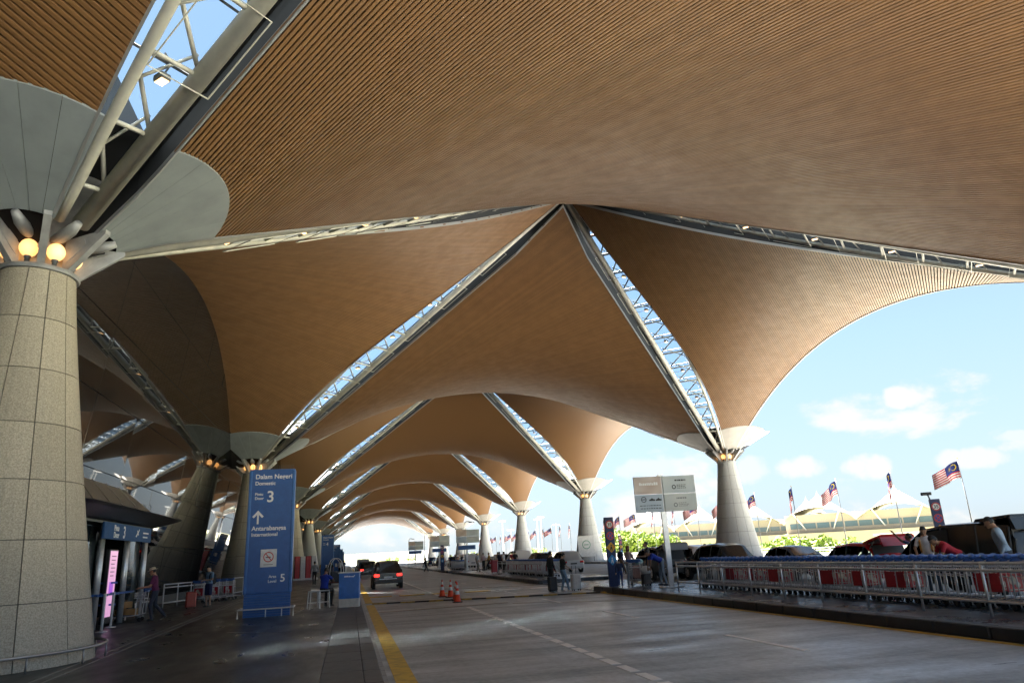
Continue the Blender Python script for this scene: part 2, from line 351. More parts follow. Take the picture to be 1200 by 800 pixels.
# ------------------------------------------------------------------ roof
def hz(p, q): return (ZL+ZA)/2 - (ZA-ZL)/2*(p*p-q*q)/(H*H)
def wr(t): return .30 + .42*min(1, t*8, (1-t)*8)
def wc(t): return .24 + 1.5*max(0., 4*t*(1-t))**1.35
def facx(z): return -2.75 + .14*z
def inside(p, q, kind):
    if abs(p) >= H: return False
    t = 1-abs(p)/H; wv = wr(t) if kind == 'r' else wc(t)
    if (H-abs(p)-abs(q))/1.41421 < wv: return False
    if hypot(H-abs(p), q) < RC: return False
    if kind == 'cR' and q > .32: return False
    if kind == 'cL' and q < facx(hz(p, q))-.05: return False
    return True
PITCH_S = .126*1.41421
def slat_geo(mb, s, kind, segs=6, hw=.040):
    tau = [-H + 2*H*i/260 for i in range(261)]
    def PQ(s_, t_): return ((s_+t_)/2, (s_-t_)/2) if kind == 'r' else ((t_+s_)/2, (t_-s_)/2)
    ok = [inside(*PQ(s, t_), kind) for t_ in tau]
    def edge(a, b):      # a inside, b outside
        for _ in range(7):
            m = (a+b)/2
            if inside(*PQ(s, m), kind): a = m
            else: b = m
        return a
    i = 0; made = False
    while i < 261:
        if not ok[i]: i += 1; continue
        j = i
        while j+1 < 261 and ok[j+1]: j += 1
        t0 = edge(tau[i], tau[i-1]) if i else tau[i]; t1 = edge(tau[j], tau[j+1]) if j < 260 else tau[j]
        if t1-t0 > .3:
            n = max(1, int(segs*(t1-t0)/(2*H)+.99)); vs = []; fsl = []
            ds = hw*1.41421
            for k in range(n+1):
                t_ = t0+(t1-t0)*k/n
                for sd, dz in ((-ds, 0), (ds, 0), (ds, .06), (-ds, .06)):
                    p, q = PQ(s+sd, t_)
                    z = hz(p, q)+dz
                    vs.append((p, q, z) if kind == 'r' else (q, p, z))
            for k in range(n):
                o = k*4
                fsl += [(o, o+1, o+5, o+4), (o+1, o+2, o+6, o+5), (o+3, o, o+4, o+7)]
            fsl += [(0, 1, 2, 3), (n*4, n*4+1, n*4+2, n*4+3)]
            mb.add(vs, fsl); made = True
        i = j+1
    return made
NS = int(H/PITCH_S)
def shell_meshes(kind):
    NP, NQ = 64, 24
    def qr(p):
        t = 1-abs(p)/H; ql = max(.02, (H-abs(p)) - 1.41421*(wr(t) if kind == 'r' else wc(t)))
        if kind == 'r': return -ql, ql
        if kind == 'cR': return -ql, .34
        return -2.4, ql
    ps = [-H+.45+(2*H-.9)*i/NP for i in range(NP+1)]
    def W(p, q, dz): z = hz(p, q)+dz; return (p, q, z) if kind == 'r' else (q, p, z)
    res = []
    for dz in (.10, .75):
        mb = MB(); vs = []; fsl = []
        for p in ps:
            a, b = qr(p)
            for k in range(NQ+1): vs.append(W(p, a+(b-a)*k/NQ, dz))
        for i in range(NP):
            for k in range(NQ): o = i*(NQ+1)+k; fsl.append((o, o+1, o+NQ+2, o+NQ+1))
        mb.add(vs, fsl); res.append(mb.mesh('ceiling_backing' if dz < .2 else 'roof_sheet', back_m if dz < .2 else skin_m, dz > .1))
    fm, tm = MB(), MB()
    for side in (0, 1):
        free = (kind == 'cR' and side == 1)
        if kind == 'cL' and side == 0: continue
        for i in range(NP):
            p0, p1 = ps[i], ps[i+1]; q0, q1 = qr(p0)[side], qr(p1)[side]
            fm.quad(W(p0, q0, .0), W(p1, q1, .0), W(p1, q1, .95), W(p0, q0, .95))
            sg = 1 if side else -1; e = .035*sg
            tm.quad(W(p0, q0+e, -.045), W(p1, q1+e, -.045), W(p1, q1+e, .09), W(p0, q0+e, .09))
            tm.quad(W(p0, q0+e, -.045), W(p1, q1+e, -.045), W(p1, q1-e, -.045), W(p0, q0-e, -.045))
    res.append(fm.mesh('edge_fascia', fascia_m)); res.append(tm.mesh('edge_trim', trim_m))
    return res
SH = {}
for kd in ('r', 'cR', 'cL'):
    allm = MB()
    for k in range(-NS, NS+1): slat_geo(allm, k*PITCH_S, kd, 6)
    SH[kd] = shell_meshes(kd) + [allm.mesh('slats', slatf_m)]
def make_shell(kind, j, single):
    if kind == 'r': loc = (H, S*j, 0)
    else: loc = (S if kind == 'cR' else 0, S*j+H, 0)
    n = j+1
    lab = {'r': 'saddle shaped roof vault of brown slats spanning the road between the %s pair of columns',
           'cR': 'brown slatted roof bay with open arched edge after the %s right hand column',
           'cL': 'brown slatted roof bay meeting the dark glass wall after the %s left hand column'}[kind]
    lab = lab % (ORD[j] if j >= 0 else 'unseen rear')
    if kind != 'r' and j == -1: lab = {'cR': 'brown slatted roof bay above right of the viewpoint', 'cL': 'brown slatted roof corner at top left before the nearest column'}[kind]
    t = thing('roof_shell', lab, 'roof', loc, 0, {'r': 'roof vaults over the road', 'cR': 'roof bays along the open side', 'cL': 'roof bays along the glass wall'}[kind])
    for nm, me in zip(('ceiling_backing', 'roof_sheet', 'edge_fascia', 'edge_trim'), SH[kind][:4]): link(nm, me, t)
    if single:
        for k in range(-NS, NS+1):
            mb = MB()
            if slat_geo(mb, k*PITCH_S, kind, 6): mb.build('slat', slat_m, t)
    else: tag(link('slats', SH[kind][4], t), kind='stuff')
    return t
for j in range(0, NB+1): make_shell('r', j, j in (0, 1))
for j in range(-1, NB):
    if j >= 0: make_shell('cR', j, j == 0)
    make_shell('cL', j, j in (-1, 0))

# ------------------------------------------------------------------ skylight trusses
LT = sqrt(2)*H
def zc(s): return ZL + (ZA-ZL)*s/LT
def skylight_proto(sg):
    root = thing('skylight_truss', 'glazed skylight truss', 'skylight', (0, 0, -100))
    def P(s, l, dz): return (s, l*sg, zc(s)+dz)
    n = 34; ss = [1.25+(LT-1.25)*i/n for i in range(n+1)]
    def bow(s): return wc(min(1, max(0, s/LT)))-.09
    MB().tube([P(s, -.16, .34) for s in (1.25, LT*.5, LT-.05)], .19, 14).build('main_chord', steel_m, root, True)
    MB().tube([P(s, bow(s), .30) for s in ss], .115, 10).build('bowed_chord', steel_m, root, True)
    st, dg, br = MB(), MB(), MB()
    stp = 1.55; k = 0; s = 2.2; stm = []
    while s < LT-1.2:
        b = bow(s)
        MB().tube([P(s, -.1, .34), P(s, b, .30)], .055, 7).build('strut', steel_m, root, True)
        s2 = min(s+stp*.55, LT-.6)
        MB().tube([P(s+.03, -.08, .40), P(s2, bow(s2)*.9, .84)], .05, 7).build('diagonal', steel_m, root, True)
        MB().tube([P(s2, bow(s2)-.02, .34), P(min(s+stp*.98, LT-.4), -.08, .86)], .034, 6).build('diagonal', steel_m, root, True)
        if k % 2 == 0 and s > 3.5 and s < LT-4:      # thin maintenance frame under the chord
            f = MB(); a, e = s-.1, s+stp*1.15; la, lb = -.42, bow(s)-.08
            f.tube([P(a, la, .07), P(e, la, .07), P(e, lb, .07), P(a, lb, .07), P(a, la, .07)], .018, 5); f.build('hanger_frame', steel_m, root)
        s += stp; k += 1
    # gusset plates where diagonals meet the big tube
    g = MB(); s = 2.2
    while s < LT-1.2: g.prism([(s-.16, zc(s)+.3), (s+.16, zc(s)+.36), (s+.08, zc(s)+.62), (s-.02, zc(s)+.6)], 'y', -.09*sg, -.07*sg); s += stp
    tag(g.build('gusset_plates', steel_m, root), kind='stuff')
    # glazing
    s = 3.2; i = 0
    while s < LT-3.4:
        e = min(s+1.55, LT-3.4)
        MB().add([P(s+.02, -.50, .97), P(e-.02, -.50, .97), P(e-.02, wc(e/LT)+.04, .97), P(s+.02, wc(s/LT)+.04, .97)], ((0, 1, 2, 3),)).build('pane', pane_m, root)
        MB().tube([P(s, -.54, .95), P(s, wc(s/LT), .95)], .04, 4).build('glazing_bar', darksteel_m, root)
        s = e; i += 1
    cv = MB(); cv.add([P(1.0, -.85, .95), P(3.24, -.85, .95), P(3.24, wc(3.2/LT)+.3, .95), P(1.0, .6, .95)], ((0, 1, 2, 3),)); cv.build('cover_plate', fascia_m, root); cv = MB()
    cv.add([P(LT-3.44, -.9, .95), P(LT+.3, -.9, .95), P(LT+.3, .7, .95), P(LT-3.44, wc(1-3.44/LT)+.3, .95)], ((0, 1, 2, 3),))
    cv.build('cover_plate', fascia_m, root)
    MB().add([P(3.0, -.47, .96), P(LT-3.2, -.47, .96), P(LT-3.2, -.95, .90), P(3.0, -.95, .90)], ((0, 1, 2, 3),)).build('flashing', fascia_m, root)
    rl = MB(); rl.tube([P(3.5, -.36, .80), P(LT-3, -.36, .80)], .05, 4); rl.tube([P(3.5, -.44, .55), P(LT-3, -.44, .55)], .03, 4); rl.build('service_rail', darksteel_m, root)
    for s in (4.9, 8.0, 11.1, 14.2, 17.3, 20.4):
        b = (bow(s)-.1)*.5; c = P(s, b, .30)
        fl = MB().rbox(c[0]-.15, c[0]+.15, c[1]-.11, c[1]+.11, c[2]-.02, c[2]+.12, .03).build('floodlight', darksteel_m, root)
        MB().box(c[0]-.12, c[0]+.12, c[1]-.08, c[1]+.08, c[2]-.032, c[2]-.022).build('lens', flood_m, fl)
        MB().tube([(c[0], c[1], c[2]+.1), (c[0], c[1]*.6, c[2]+.5), (c[0], c[1], c[2]+.66)], .02, 5).build('bracket', darksteel_m, fl)
    return root
proto = {1: skylight_proto(1), -1: skylight_proto(-1)}
used = {1: False, -1: False}
def place_sky(x, y, ang, sg, label):
    if not used[sg]: o = proto[sg]; used[sg] = True
    else: o = copy_tree(proto[sg])
    o.location = (x, y, 0); o.rotation_euler = (0, 0, ang); o['label'] = label; o['group'] = 'skylight trusses in the roof'
for j in range(0, NB):
    nm = ORD[j]
    place_sky(0, S*j, pi/4, 1, 'glazed skylight truss running away from the %s left hand column up to the roof peak' % nm)
    place_sky(S, S*j, 3*pi/4, -1, 'glazed skylight truss running away from the %s right hand column up to the roof peak' % nm)
    place_sky(0, S*(j+1), -pi/4, -1, 'glazed skylight truss coming forward from the %s left hand column up to the roof peak' % ORD[j+1])
    place_sky(S, S*(j+1), 5*pi/4, 1, 'glazed skylight truss coming forward from the %s right hand column up to the roof peak' % ORD[j+1])
place_sky(0, 0, -pi/4, -1, 'glazed skylight truss at top left with lit floodlight, coming forward from the nearest column')
place_sky(S, 0, 5*pi/4, 1, 'glazed skylight truss out of view at right, coming forward overhead')

# ------------------------------------------------------------------ columns
NC, NP_ = 7, 12
ZB = .2
def colr(z): t = (z-ZB)/(ZR-ZB); return .74 + 1.22*max(0., 1-t)**1.12
def sector_mesh(kind, k, n, r0=1.45, r1=RC+.06, dz=-.03):
    # k-th of n radial cladding panels in a 90 degree sector pointing along +X
    vs = []; fsl = []; NR, NA = 6, 4
    for i in range(NR+1):
        r = r0+(r1-r0)*i/NR; half = pi/4 - math.asin(min(.9, ((wr(r/LT) if kind == 'r' else wc(r/LT))+.02)/r))
        a0 = -half+2*half*k/n + (.004/r if k else 0); a1 = -half+2*half*(k+1)/n - (.004/r if k < n-1 else 0)
        for q in range(NA+1):
            a = a0+(a1-a0)*q/NA; x, y = r*cos(a), r*sin(a)
            vs.append((x, y, hz(H-x, y)+dz - (.02 if i == 0 else 0)))
    for i in range(NR):
        for q in range(NA): o = i*(NA+1)+q; fsl.append((o, o+1, o+NA+2, o+NA+1))
    b = len(vs); vs2 = [(v[0], v[1], v[2]+.05) for v in vs]
    rim = [(NR*(NA+1)+q) for q in range(NA+1)]
    fsl2 = [(rim[q], rim[q+1], b+rim[q+1], b+rim[q]) for q in range(NA)]
    inn = list(range(NA+1)); fsl2 += [(inn[q], inn[q+1], b+inn[q+1], b+inn[q]) for q in range(NA)]
    sd0 = [i*(NA+1) for i in range(NR+1)]; fsl2 += [(sd0[i], sd0[i+1], b+sd0[i+1], b+sd0[i]) for i in range(NR)]
    sd1 = [i*(NA+1)+NA for i in range(NR+1)]; fsl2 += [(sd1[i], sd1[i+1], b+sd1[i+1], b+sd1[i]) for i in range(NR)]
    top = [tuple(b+i for i in f) for f in fsl]
    return MB().add(vs+vs2, fsl+fsl2+top)
NPAN = 6
SECT = {}
for kd in ('r', 'c'):
    for cm in (clad_m, cladr_m): SECT[kd, cm.name] = [sector_mesh(kd, k, NPAN).mesh('funnel_panel', cm, False) for k in range(NPAN)]
PANEL = []
for c in range(NC):
    z0 = ZB+(ZR-ZB)*c/NC+.009; z1 = ZB+(ZR-ZB)*(c+1)/NC-.009; vs = []; fsl = []
    for r_off in (0., -.045):
        for zz in (z0, (z0+z1)/2, z1):
            for q in range(5):
                r = colr(zz)+r_off; gap = .010/r; a = gap+(2*pi/NP_-2*gap)*q/4; vs.append((r*cos(a), r*sin(a), zz))
    for i in range(2):
        for q in range(4): o = i*5+q; fsl.append((o, o+1, o+6, o+5))
    for q in range(4): fsl += [(q, q+1, 15+q+1, 15+q), (10+q, 11+q, 26+q, 25+q)]
    for i in range(2): fsl += [(i*5, i*5+5, i*5+20, i*5+15), (i*5+4, i*5+9, i*5+24, i*5+19)]
    PANEL.append((MB().add(vs, fsl).mesh('stone_panel', stone_m), MB().add(vs, fsl).mesh('stone_panel', stoneR_m)))
mb = MB(); mb.lathe([(colr(ZB+(ZR-ZB)*i/20)-.035, ZB+(ZR-ZB)*i/20) for i in range(21)], 48); CORE = mb.mesh('core', joint_m, True)
mb = MB(); mb.lathe([(colr(ZB+(ZR-ZB)*i/20), ZB+(ZR-ZB)*i/20) for i in range(21)], 32); FARSHAFT = mb.mesh('shaft', stoneR_m, True)
mb = MB(); mb.lathe([(.60, ZR), (.80, ZR), (.82, ZR+.04), (.80, ZR+.10), (.62, ZR+.10)], 36); RING = mb.mesh('ring', capital_m, True); autosmooth(RING)
mb = MB(); mb.lathe([(.52, ZR+.1), (.42, ZR+.35), (.42, ZR+.7), (.60, ZR+1.05), (1.0, ZR+1.35), (1.9, ZR+1.9)], 32); DRUM = mb.mesh('drum', capital_m, True)
FIN = MB()
fp = [(.60, ZR+.1), (.79, ZR+.1), (1.62, ZR+.90), (1.62, ZR+.99), (1.2, ZR+.95), (.62, ZR+.85)]
FIN.prism(fp, 'y', -.035, .035)
fe = [(.80, ZR+.10), (1.64, ZR+.88), (1.64, ZR+.98), (.76, ZR+.16)]
FIN.prism(fe, 'y', -.075, .075)
FIN.prism([(.70, ZR+.30), (.86, ZR+.42), (1.15, ZR+.70), (1.1, ZR+.82), (.72, ZR+.74)], 'y', -.05, .05)
FIN = FIN.mesh('bracket', capital_m)
FIN2 = MB().tube([(.50, 0, ZR+.80), (.85, 0, ZR+.80), (1.2, 0, ZR+.84), (1.5, 0, ZR+.93)], [.10, .14, .13, .08], 12).mesh('rib', capital_m, True)
GLOBE = MB().sphere((.66, 0, ZR+.47), .185, 16, 10, sz=1.12).mesh('lamp_globe', globe_m, True)
SOCK = MB().lathe([(.0, ZR+.1), (.05, ZR+.1), (.05, ZR+.22), (.07, ZR+.24), (.07, ZR+.31)], 10, (.66, 0)).mesh('lamp_socket', darksteel_m, True)
rl = MB(); rl.tube([(2.14*cos(2*pi*k/48), 2.14*sin(2*pi*k/48), .47) for k in range(49)], .03, 8, False)
for k in range(12): a = 2*pi*k/12+.2; rl.tube([(2.14*cos(a), 2.14*sin(a), .2), (2.14*cos(a), 2.14*sin(a), .46)], .018, 6)
RAIL = rl.mesh('base_rail', mat('dull_steel', (.34, .34, .34), .35, .6), True)
def column(side, j):
    x = 0 if side == 'L' else S
    lab = ('%s tapered granite column on the left with lit globe lamps below its grey funnel' if side == 'L' else '%s tapered stone column on the right under its pale funnel') % ORD[j]
    if side == 'R' and j == 0: lab = 'tapered stone column off the right edge of the picture'
    if side == 'R' and j > 0: lab = '%s visible tapered stone column on the right under its pale funnel' % ORD[j-1]
    t = thing('tapered_column', lab, 'column', (x, S*j, 0), 0, 'roof columns on the left' if side == 'L' else 'roof columns on the right')
    if j <= 2 or (side == 'R' and j == 3):
        link('core', CORE, t)
        for c in range(NC):
            for k in range(NP_): link('stone_panel', PANEL[c][side == 'R'], t, (0, 0, 0), 2*pi*k/NP_+.13)
    else: link('shaft', FARSHAFT, t)
    link('ring', RING, t); link('drum', DRUM, t)
    for k in range(8):
        a = pi/8+k*pi/4
        link('bracket', FIN, t, (0, 0, 0), a); g = link('lamp_globe', GLOBE, t, (0, 0, 0), a+pi/8); link('lamp_socket', SOCK, g)
        link('rib', FIN2, t, (0, 0, 0), a+pi/8)
    dirs = {'L': ((0, 'r'), (pi/2, 'c'), (-pi/2, 'c')), 'R': ((0, 'r'), (pi, 'r'), (pi/2, 'c'), (-pi/2, 'c'))}[side]
    cm = clad_m if side == 'L' else cladr_m
    for a, kd in dirs:
        for me in SECT[kd, cm.name]: link('funnel_panel', me, t, (0, 0, 0), a)
    if side == 'L': link('base_rail', RAIL, t)
for j in range(NB+1): column('L', j); column('R', j)

# ------------------------------------------------------------------ terminal glass wall (leans outwards)
fac = thing('glass_curtain_wall', 'dark leaning glass wall of the terminal mirroring the roof and columns', 'glass wall', (0, 0, 0))
PW, PH = 4.8, 2.45
tilt = math.atan(.14)
pg = MB().rbox(-PW/2+.012, PW/2-.012, -.02, .02, .012, PH-.012, .008).mesh('pane', facade_m)
for i in range(-4, 46):
    yc = -14.4+4.8*i+2.4
    for k in range(7):
        zb = .55+PH*cos(tilt)*k; pl = (yc % S)-H
        if zb > hz(pl, 0)+.6 or (i > 22 and k > 4): continue
        o = link('pane', pg, fac, (facx(zb), yc, zb)); o.rotation_euler = Matrix.Rotation(pi/2, 3, 'Z').to_euler()
        M = Matrix.Rotation(tilt+random.uniform(-.003, .003), 3, 'Y') @ Matrix.Rotation(pi/2+random.uniform(-.004, .004), 3, 'Z')
        o.rotation_euler = M.to_euler()
MB().box(-3.1, -2.55, -34, 290, .2, .56).build('plinth', pm('dark_plinth', (.05, .05, .055), .4), fac)
bk = MB(); bk.add([(facx(.5)-.12, -34, .5), (facx(.5)-.12, 290, .5), (facx(17)-.12, 290, 17), (facx(17)-.12, -34, 17)], ((0, 1, 2, 3),)); bk.build('joint_backing', fascia_m, fac)

# ------------------------------------------------------------------ far setting: parapet, flags, tents, trees
par = thing('parapet', 'low concrete parapet with steel rails along the outer edge of the deck', 'parapet', (52, 0, -.25))
MB().box(-.15, .15, Y0, 300, 0, .55).build('wall', conc_m, par)
for zz in (.75, 1.0): MB().tube([(0, Y0, zz), (0, 300, zz)], .03, 6).build('rail', chrome_m, par)
pst = MB().tube([(0, 0, .5), (0, 0, 1.0)], .03, 6).mesh('post', chrome_m)
for k in range(60): link('post', pst, par, (0, -10+k*2.4, 0))
FR = [pm('flag_red', (.55, .03, .05), .7), pm('flag_white', (.75, .75, .74), .7), pm('flag_blue', (.012, .03, .20), .7), pm('flag_yellow', (.75, .55, .03), .7)]
def flag_mesh(mode, seed):
    rnd = random.Random(seed); NU, NV = 28, 14; Wf, Hf = 1.85, 1.0
    ph = rnd.uniform(0, 6); droop = {0: .55, 1: 1.35, 2: .8}[mode]
    def F(u, v, off=0.):     # u 0..1 from pole, v 0..1 downwards
        s = u*Wf; a = droop*min(1, u*1.6+.25)
        x = -s*cos(a)*(.95 if mode != 1 else .8)-.0; z = -v*Hf*(1-.12*u) - s*sin(a)*.75
        y = (.10+.07*v)*sin(5.2*u+ph+v*1.5)*min(1, u*4) + .05*sin(11*u+ph*2)*u
        return (x, y+off, z)
    mb = MB()
    for j in range(NV):
        for i in range(NU):
            u0, u1, v0, v1 = i/NU, (i+1)/NU, j/NV, (j+1)/NV
            mb.cur = 2 if (i < NU*.5 and j < 8) else (0 if j % 2 == 0 else 1)
            mb.quad(F(u0, v0), F(u1, v0), F(u1, v1), F(u0, v1))
    em = MB()
    for off in (-.006, .006):
        n = 14
        for k in range(n):      # crescent
            a0, a1 = .7+4.9*k/n, .7+4.9*(k+1)/n
            def C(a, r, cx): return F(.17+cx+r*cos(a)*.55*.62, .285+r*sin(a)*.62, off)
            r0 = .30
            em.quad(C(a0, r0, 0), C(a1, r0, 0), C(a1, .24, .018), C(a0, .24, .018))
        for k in range(14):     # star
            a0 = 2*pi*k/14; pts = [F(.32+.12*cos(a0-.1)*.55*.4, .285+.12*sin(a0-.1)*.4, off), F(.32+.25*cos(a0)*.55*.62, .285+.25*sin(a0)*.62, off), F(.32+.12*cos(a0+.1)*.55*.4, .285+.12*sin(a0+.1)*.4, off), F(.32, .285, off)]
            em.quad(*pts)
    return mb.mesh('flag_cloth', FR[:3], True), em.mesh('crescent_and_star', FR[3])
FM = [flag_mesh(0, 1), flag_mesh(1, 2), flag_mesh(2, 3), flag_mesh(1, 5)]
POLE = MB().tube([(0, 0, 0), (0, 0, 3), (0, 0, 5.65)], [.042, .036, .024], 8).mesh('pole', darksteel_m, True)
FIN_ = MB().sphere((0, 0, 5.68), .045, 8, 6).mesh('finial', pm('brass', (.4, .3, .1), .4, .8), True)
order = [0, 1, 2, 1, 0, 2, 0, 1, 1, 0, 2, 1, 3, 1, 3, 1]
for k in range(30):
    y = 18.8+5.66*k; md = [0, 1, 2, 1, 2][k] if k < 5 else order[k % 16]
    if k == 0: md = 0
    t = thing('flagpole', ('striped flag with blue canton on a thin pole, %s from the right edge' % (ORD[k]) if k < 5 else 'striped flag with blue canton on the %s thin pole from the right' % ordw(k+1)), 'flagpole', (42.5, y, .2), 0, 'flags along the parapet')
    if k < 5: t['label'] = ['large striped flag blown wide, rightmost, above the black van', 'striped flag hanging limp on the second pole from the right', 'striped flag half blown above the red car', 'striped flag hanging limp in front of the white tent roof', 'striped flag flying beside the stone column above the dark saloon'][k]
    link('pole', POLE, t); link('finial', FIN_, t)
    f = link('flag_cloth', FM[md][0], t, (-.03, 0, 5.5), -.55+.25*random.uniform(-1, 1)); link('crescent_and_star', FM[md][1], f)
# white masts farther out
for k, (x, y, hgt) in enumerate(((60, 235, 20), (64, 240, 17), (72, 232, 20), (75, 238, 21), (80, 236, 18), (57, 262, 15))):
    t = thing('mast', 'thin white lighting mast far off between the columns, %s of the cluster' % ordw(k+1), 'mast', (x, y, -7), 0, 'far white masts')
    MB().tube([(0, 0, 0), (0, 0, hgt)], [.22, .12], 8).build('pole', white_m, t); MB().tube([(-1.2, 0, hgt-.4), (1.2, 0, hgt-.4)], .18, 6).build('lamp_bar', white_m, t)

def tent(name_label, px, py, ang, n, span, hgt, eave, depth, wh):
    t = thing('tent_roofed_building', name_label, 'building', (px, py, -7), ang)
    wall_m = pm('cream_wall', (.40, .36, .30), .8); gl = pm('band_window', (.10, .16, .20), .15)
    L_ = n*span; e0 = eave+7
    MB().box(-L_/2+1, L_/2-1, -depth/2+3.2, depth/2-1, 0, e0+1.5).build('wall', wall_m, t)
    MB().box(-L_/2-3, L_/2+3, -depth/2-1.5, depth/2, 0, e0-3.3).build('podium', pm('podium_wall', (.36, .31, .24), .8), t)
    for k in range(int(n*5)):
        xx = -L_/2+2+(L_-4)*(k+.5)/(n*5)
        MB().box(xx-(L_-4)/(n*10)+.18, xx+(L_-4)/(n*10)-.18, -depth/2+3.05, -depth/2+3.15, e0-2.1, e0-.7).build('window', gl, t)
    for i in range(n):
        NU, NV = 18, 12; mb = MB(); vs = []; fsl = []
        for a in range(NU+1):
            for b in range(NV+1):
                u, v = -1+2*a/NU, -1+2*b/NV; r = min(1., sqrt(u*u+.8*v*v))
                zz = e0+1.2 + (hgt)*max(0, 1-r)**1.35 + 1.9*(1-abs(u)**2)*(abs(v)**1.5)*.9 - 1.6*abs(u)**3
                vs.append((-L_/2+span*(i+.5)+u*span/2, v*depth/2, zz))
        for a in range(NU):
            for b in range(NV): o = a*(NV+1)+b; fsl.append((o, o+1, o+NV+2, o+NV+1))
        mb.add(vs, fsl); r = mb.build('tent_roof', tent_m, t, True)
        MB().lathe([(1.0, e0+hgt+.1), (.55, e0+hgt+.9), (.12, e0+hgt+1.7), (.03, e0+hgt+2.2)], 10, (-L_/2+span*(i+.5), 0)).build('peak_cap', pm('cap_grey', (.22, .23, .25), .5), r, True)
        for sx in (-.3, .3): MB().tube([(-L_/2+span*(i+.5)+sx*span, -depth/2+.2, e0+1.9), (-L_/2+span*(i+.5)+sx*span*.6, -depth/2+3, e0-2.4)], .16, 6).build('prop', white_m, t)
tent('white peaked tent roof building seen right of the nearest visible right column', 139, 150, radians(-44), 2, 19, 5.6, 6.0, 17, 6)
tent('white peaked tent roofs behind the grey sign board, left of the stone column', 130, 203, radians(-30), 4, 17, 6.0, 6.2, 17, 6)
lowb = thing('low_building', 'low cream building beyond the parapet behind the red car', 'building', (118, 98, -7), radians(-48))
MB().box(-13, 9, -4, 4, 0, 8.3).build('wall', pm('cream_wall2', (.60, .53, .42), .8), lowb)
for k in range(6): MB().box(-12+k*3.4, -9.4+k*3.4, -4.1, -4.02, 5.6, 7.4).build('window', pm('open_deck', (.16, .15, .14), .8), lowb)
MB().box(-13.5, 9.5, -4.5, 4.5, 8.3, 8.7).build('roof', conc_m, lowb)
eb = thing('far_terminal_pier', 'long pale low building closing the far end of the road', 'building', (8, 520, -7), 0)
MB().box(-60, 60, 0, 20, 0, 12.5).build('wall', pm('pale_wall', (.62, .62, .60), .7), eb); MB().box(-62, 62, -2, 22, 12.5, 13.4).build('roof', pm('pale_roof', (.7, .7, .7), .6), eb)
for k in range(30): MB().box(-58+k*3.9, -55.4+k*3.9, -.1, -.03, 8.5, 11).build('window', pm('pale_window', (.30, .36, .40), .3), eb)

leaf_ms = [mat('leaf_a', (.11, .17, .012), .6), mat('leaf_b', (.17, .24, .02), .6), mat('leaf_c', (.065, .115, .012), .65)]
def tree(x, y, z, h, r, label, seed, n=2600, group='trees below the deck'):
    rnd = random.Random(seed); t = thing('leafy_tree', label, 'tree', (x, y, z), 0, group)
    tr = MB(); top = h-r*1.1
    tr.tube([(0, 0, 0), (.1, .05, top*.5), (0, .1, top)], [.28, .22, .16], 8)
    for k in range(7):
        a = k*2.4; tr.tube([(0, .05, top*.75), (r*.35*cos(a), r*.35*sin(a), top+r*.3), (r*.7*cos(a), r*.7*sin(a), top+r*(.5+.5*rnd.random()))], [.11, .07, .03], 6)
    tr.build('trunk', pm('bark', (.12, .09, .06), .9), t)
    cl = [(rnd.uniform(-.7, .7)*r, rnd.uniform(-.7, .7)*r, h-r+rnd.uniform(-.45, .62)*r, rnd.uniform(.28, .5)*r) for _ in range(16)]
    mb = MB()
    for _ in range(n):
        c = rnd.choice(cl); d = Vector((rnd.gauss(0, 1), rnd.gauss(0, 1), rnd.gauss(0, 1))).normalized()*c[3]*rnd.uniform(.6, 1.05)
        p = Vector(c[:3])+d; u = Vector((rnd.gauss(0, 1), rnd.gauss(0, 1), rnd.gauss(0, .6))).normalized(); v = u.cross(Vector((rnd.gauss(0, 1), rnd.gauss(0, 1), rnd.gauss(0, 1)))).normalized()
        L_, W_ = rnd.uniform(.16, .32)*r/2.6, rnd.uniform(.08, .16)*r/2.6
        mb.cur = rnd.choice((0, 0, 1, 1, 2)); mb.quad(p-u*L_, p-v*W_, p+u*L_, p+v*W_)
    mb.build('crown', leaf_ms, t)
k = 0
for (x, y, h, r) in ((62, 72, 8.9, 3.6), (66, 70.5, 9.2, 3.3), (58.5, 71.5, 8.2, 2.6), (55, 69, 7.8, 2.4), (71, 69, 8.6, 2.8)):
    tree(x, y, -7, h, r, ['rounded green tree top above the dark saloon, middle of the clump', 'tallest green tree top of the clump above the dark saloon', 'smaller green tree top beside the stone column above the saloon', 'lowest green tree top touching the stone column', 'green tree top at the right end of the clump by the red car'][k], k+1); k += 1
k = 0
for (x, y, h, r) in ((63, 126, 12.6, 4.2), (67.5, 124, 12.0, 3.8), (71.5, 124, 11.2, 3.2)):
    tree(x, y, -7, h, r, ['yellow green tree left of the blue road sign post', 'yellow green tree directly behind the blue road sign post', 'yellow green tree right of the blue road sign post'][k], 11+k, 3000); k += 1
for k, (x, y, h, r) in enumerate(((74, 175, 12.0, 4.2), (79, 172, 11.2, 4.0), (72, 235, 10.5, 3.6), (58, 300, 10.5, 5), (66, 320, 11, 5), (50, 330, 10, 5), (40, 380, 10, 5), (30, 400, 10, 5))):
    tree(x, y, -7, h, r, 'distant yellow green tree crown between the right hand columns, %s nearest of them' % ordw(k+1), 21+k, 1400, 'distant trees')

hr = random.Random(12)
for k in range(12):
    y = 33+k*3.9; hh = (7.9 if y < 50 else 8.9)+hr.uniform(-.4, .5)
    tree(56+hr.uniform(-1, 1), y, -7, hh, 2.3+hr.uniform(-.2, .5), 'bushy green tree top, %s from the right in the hedge line beyond the outer parapet' % ordw(k+1), 40+k, 1500, 'hedge line trees')
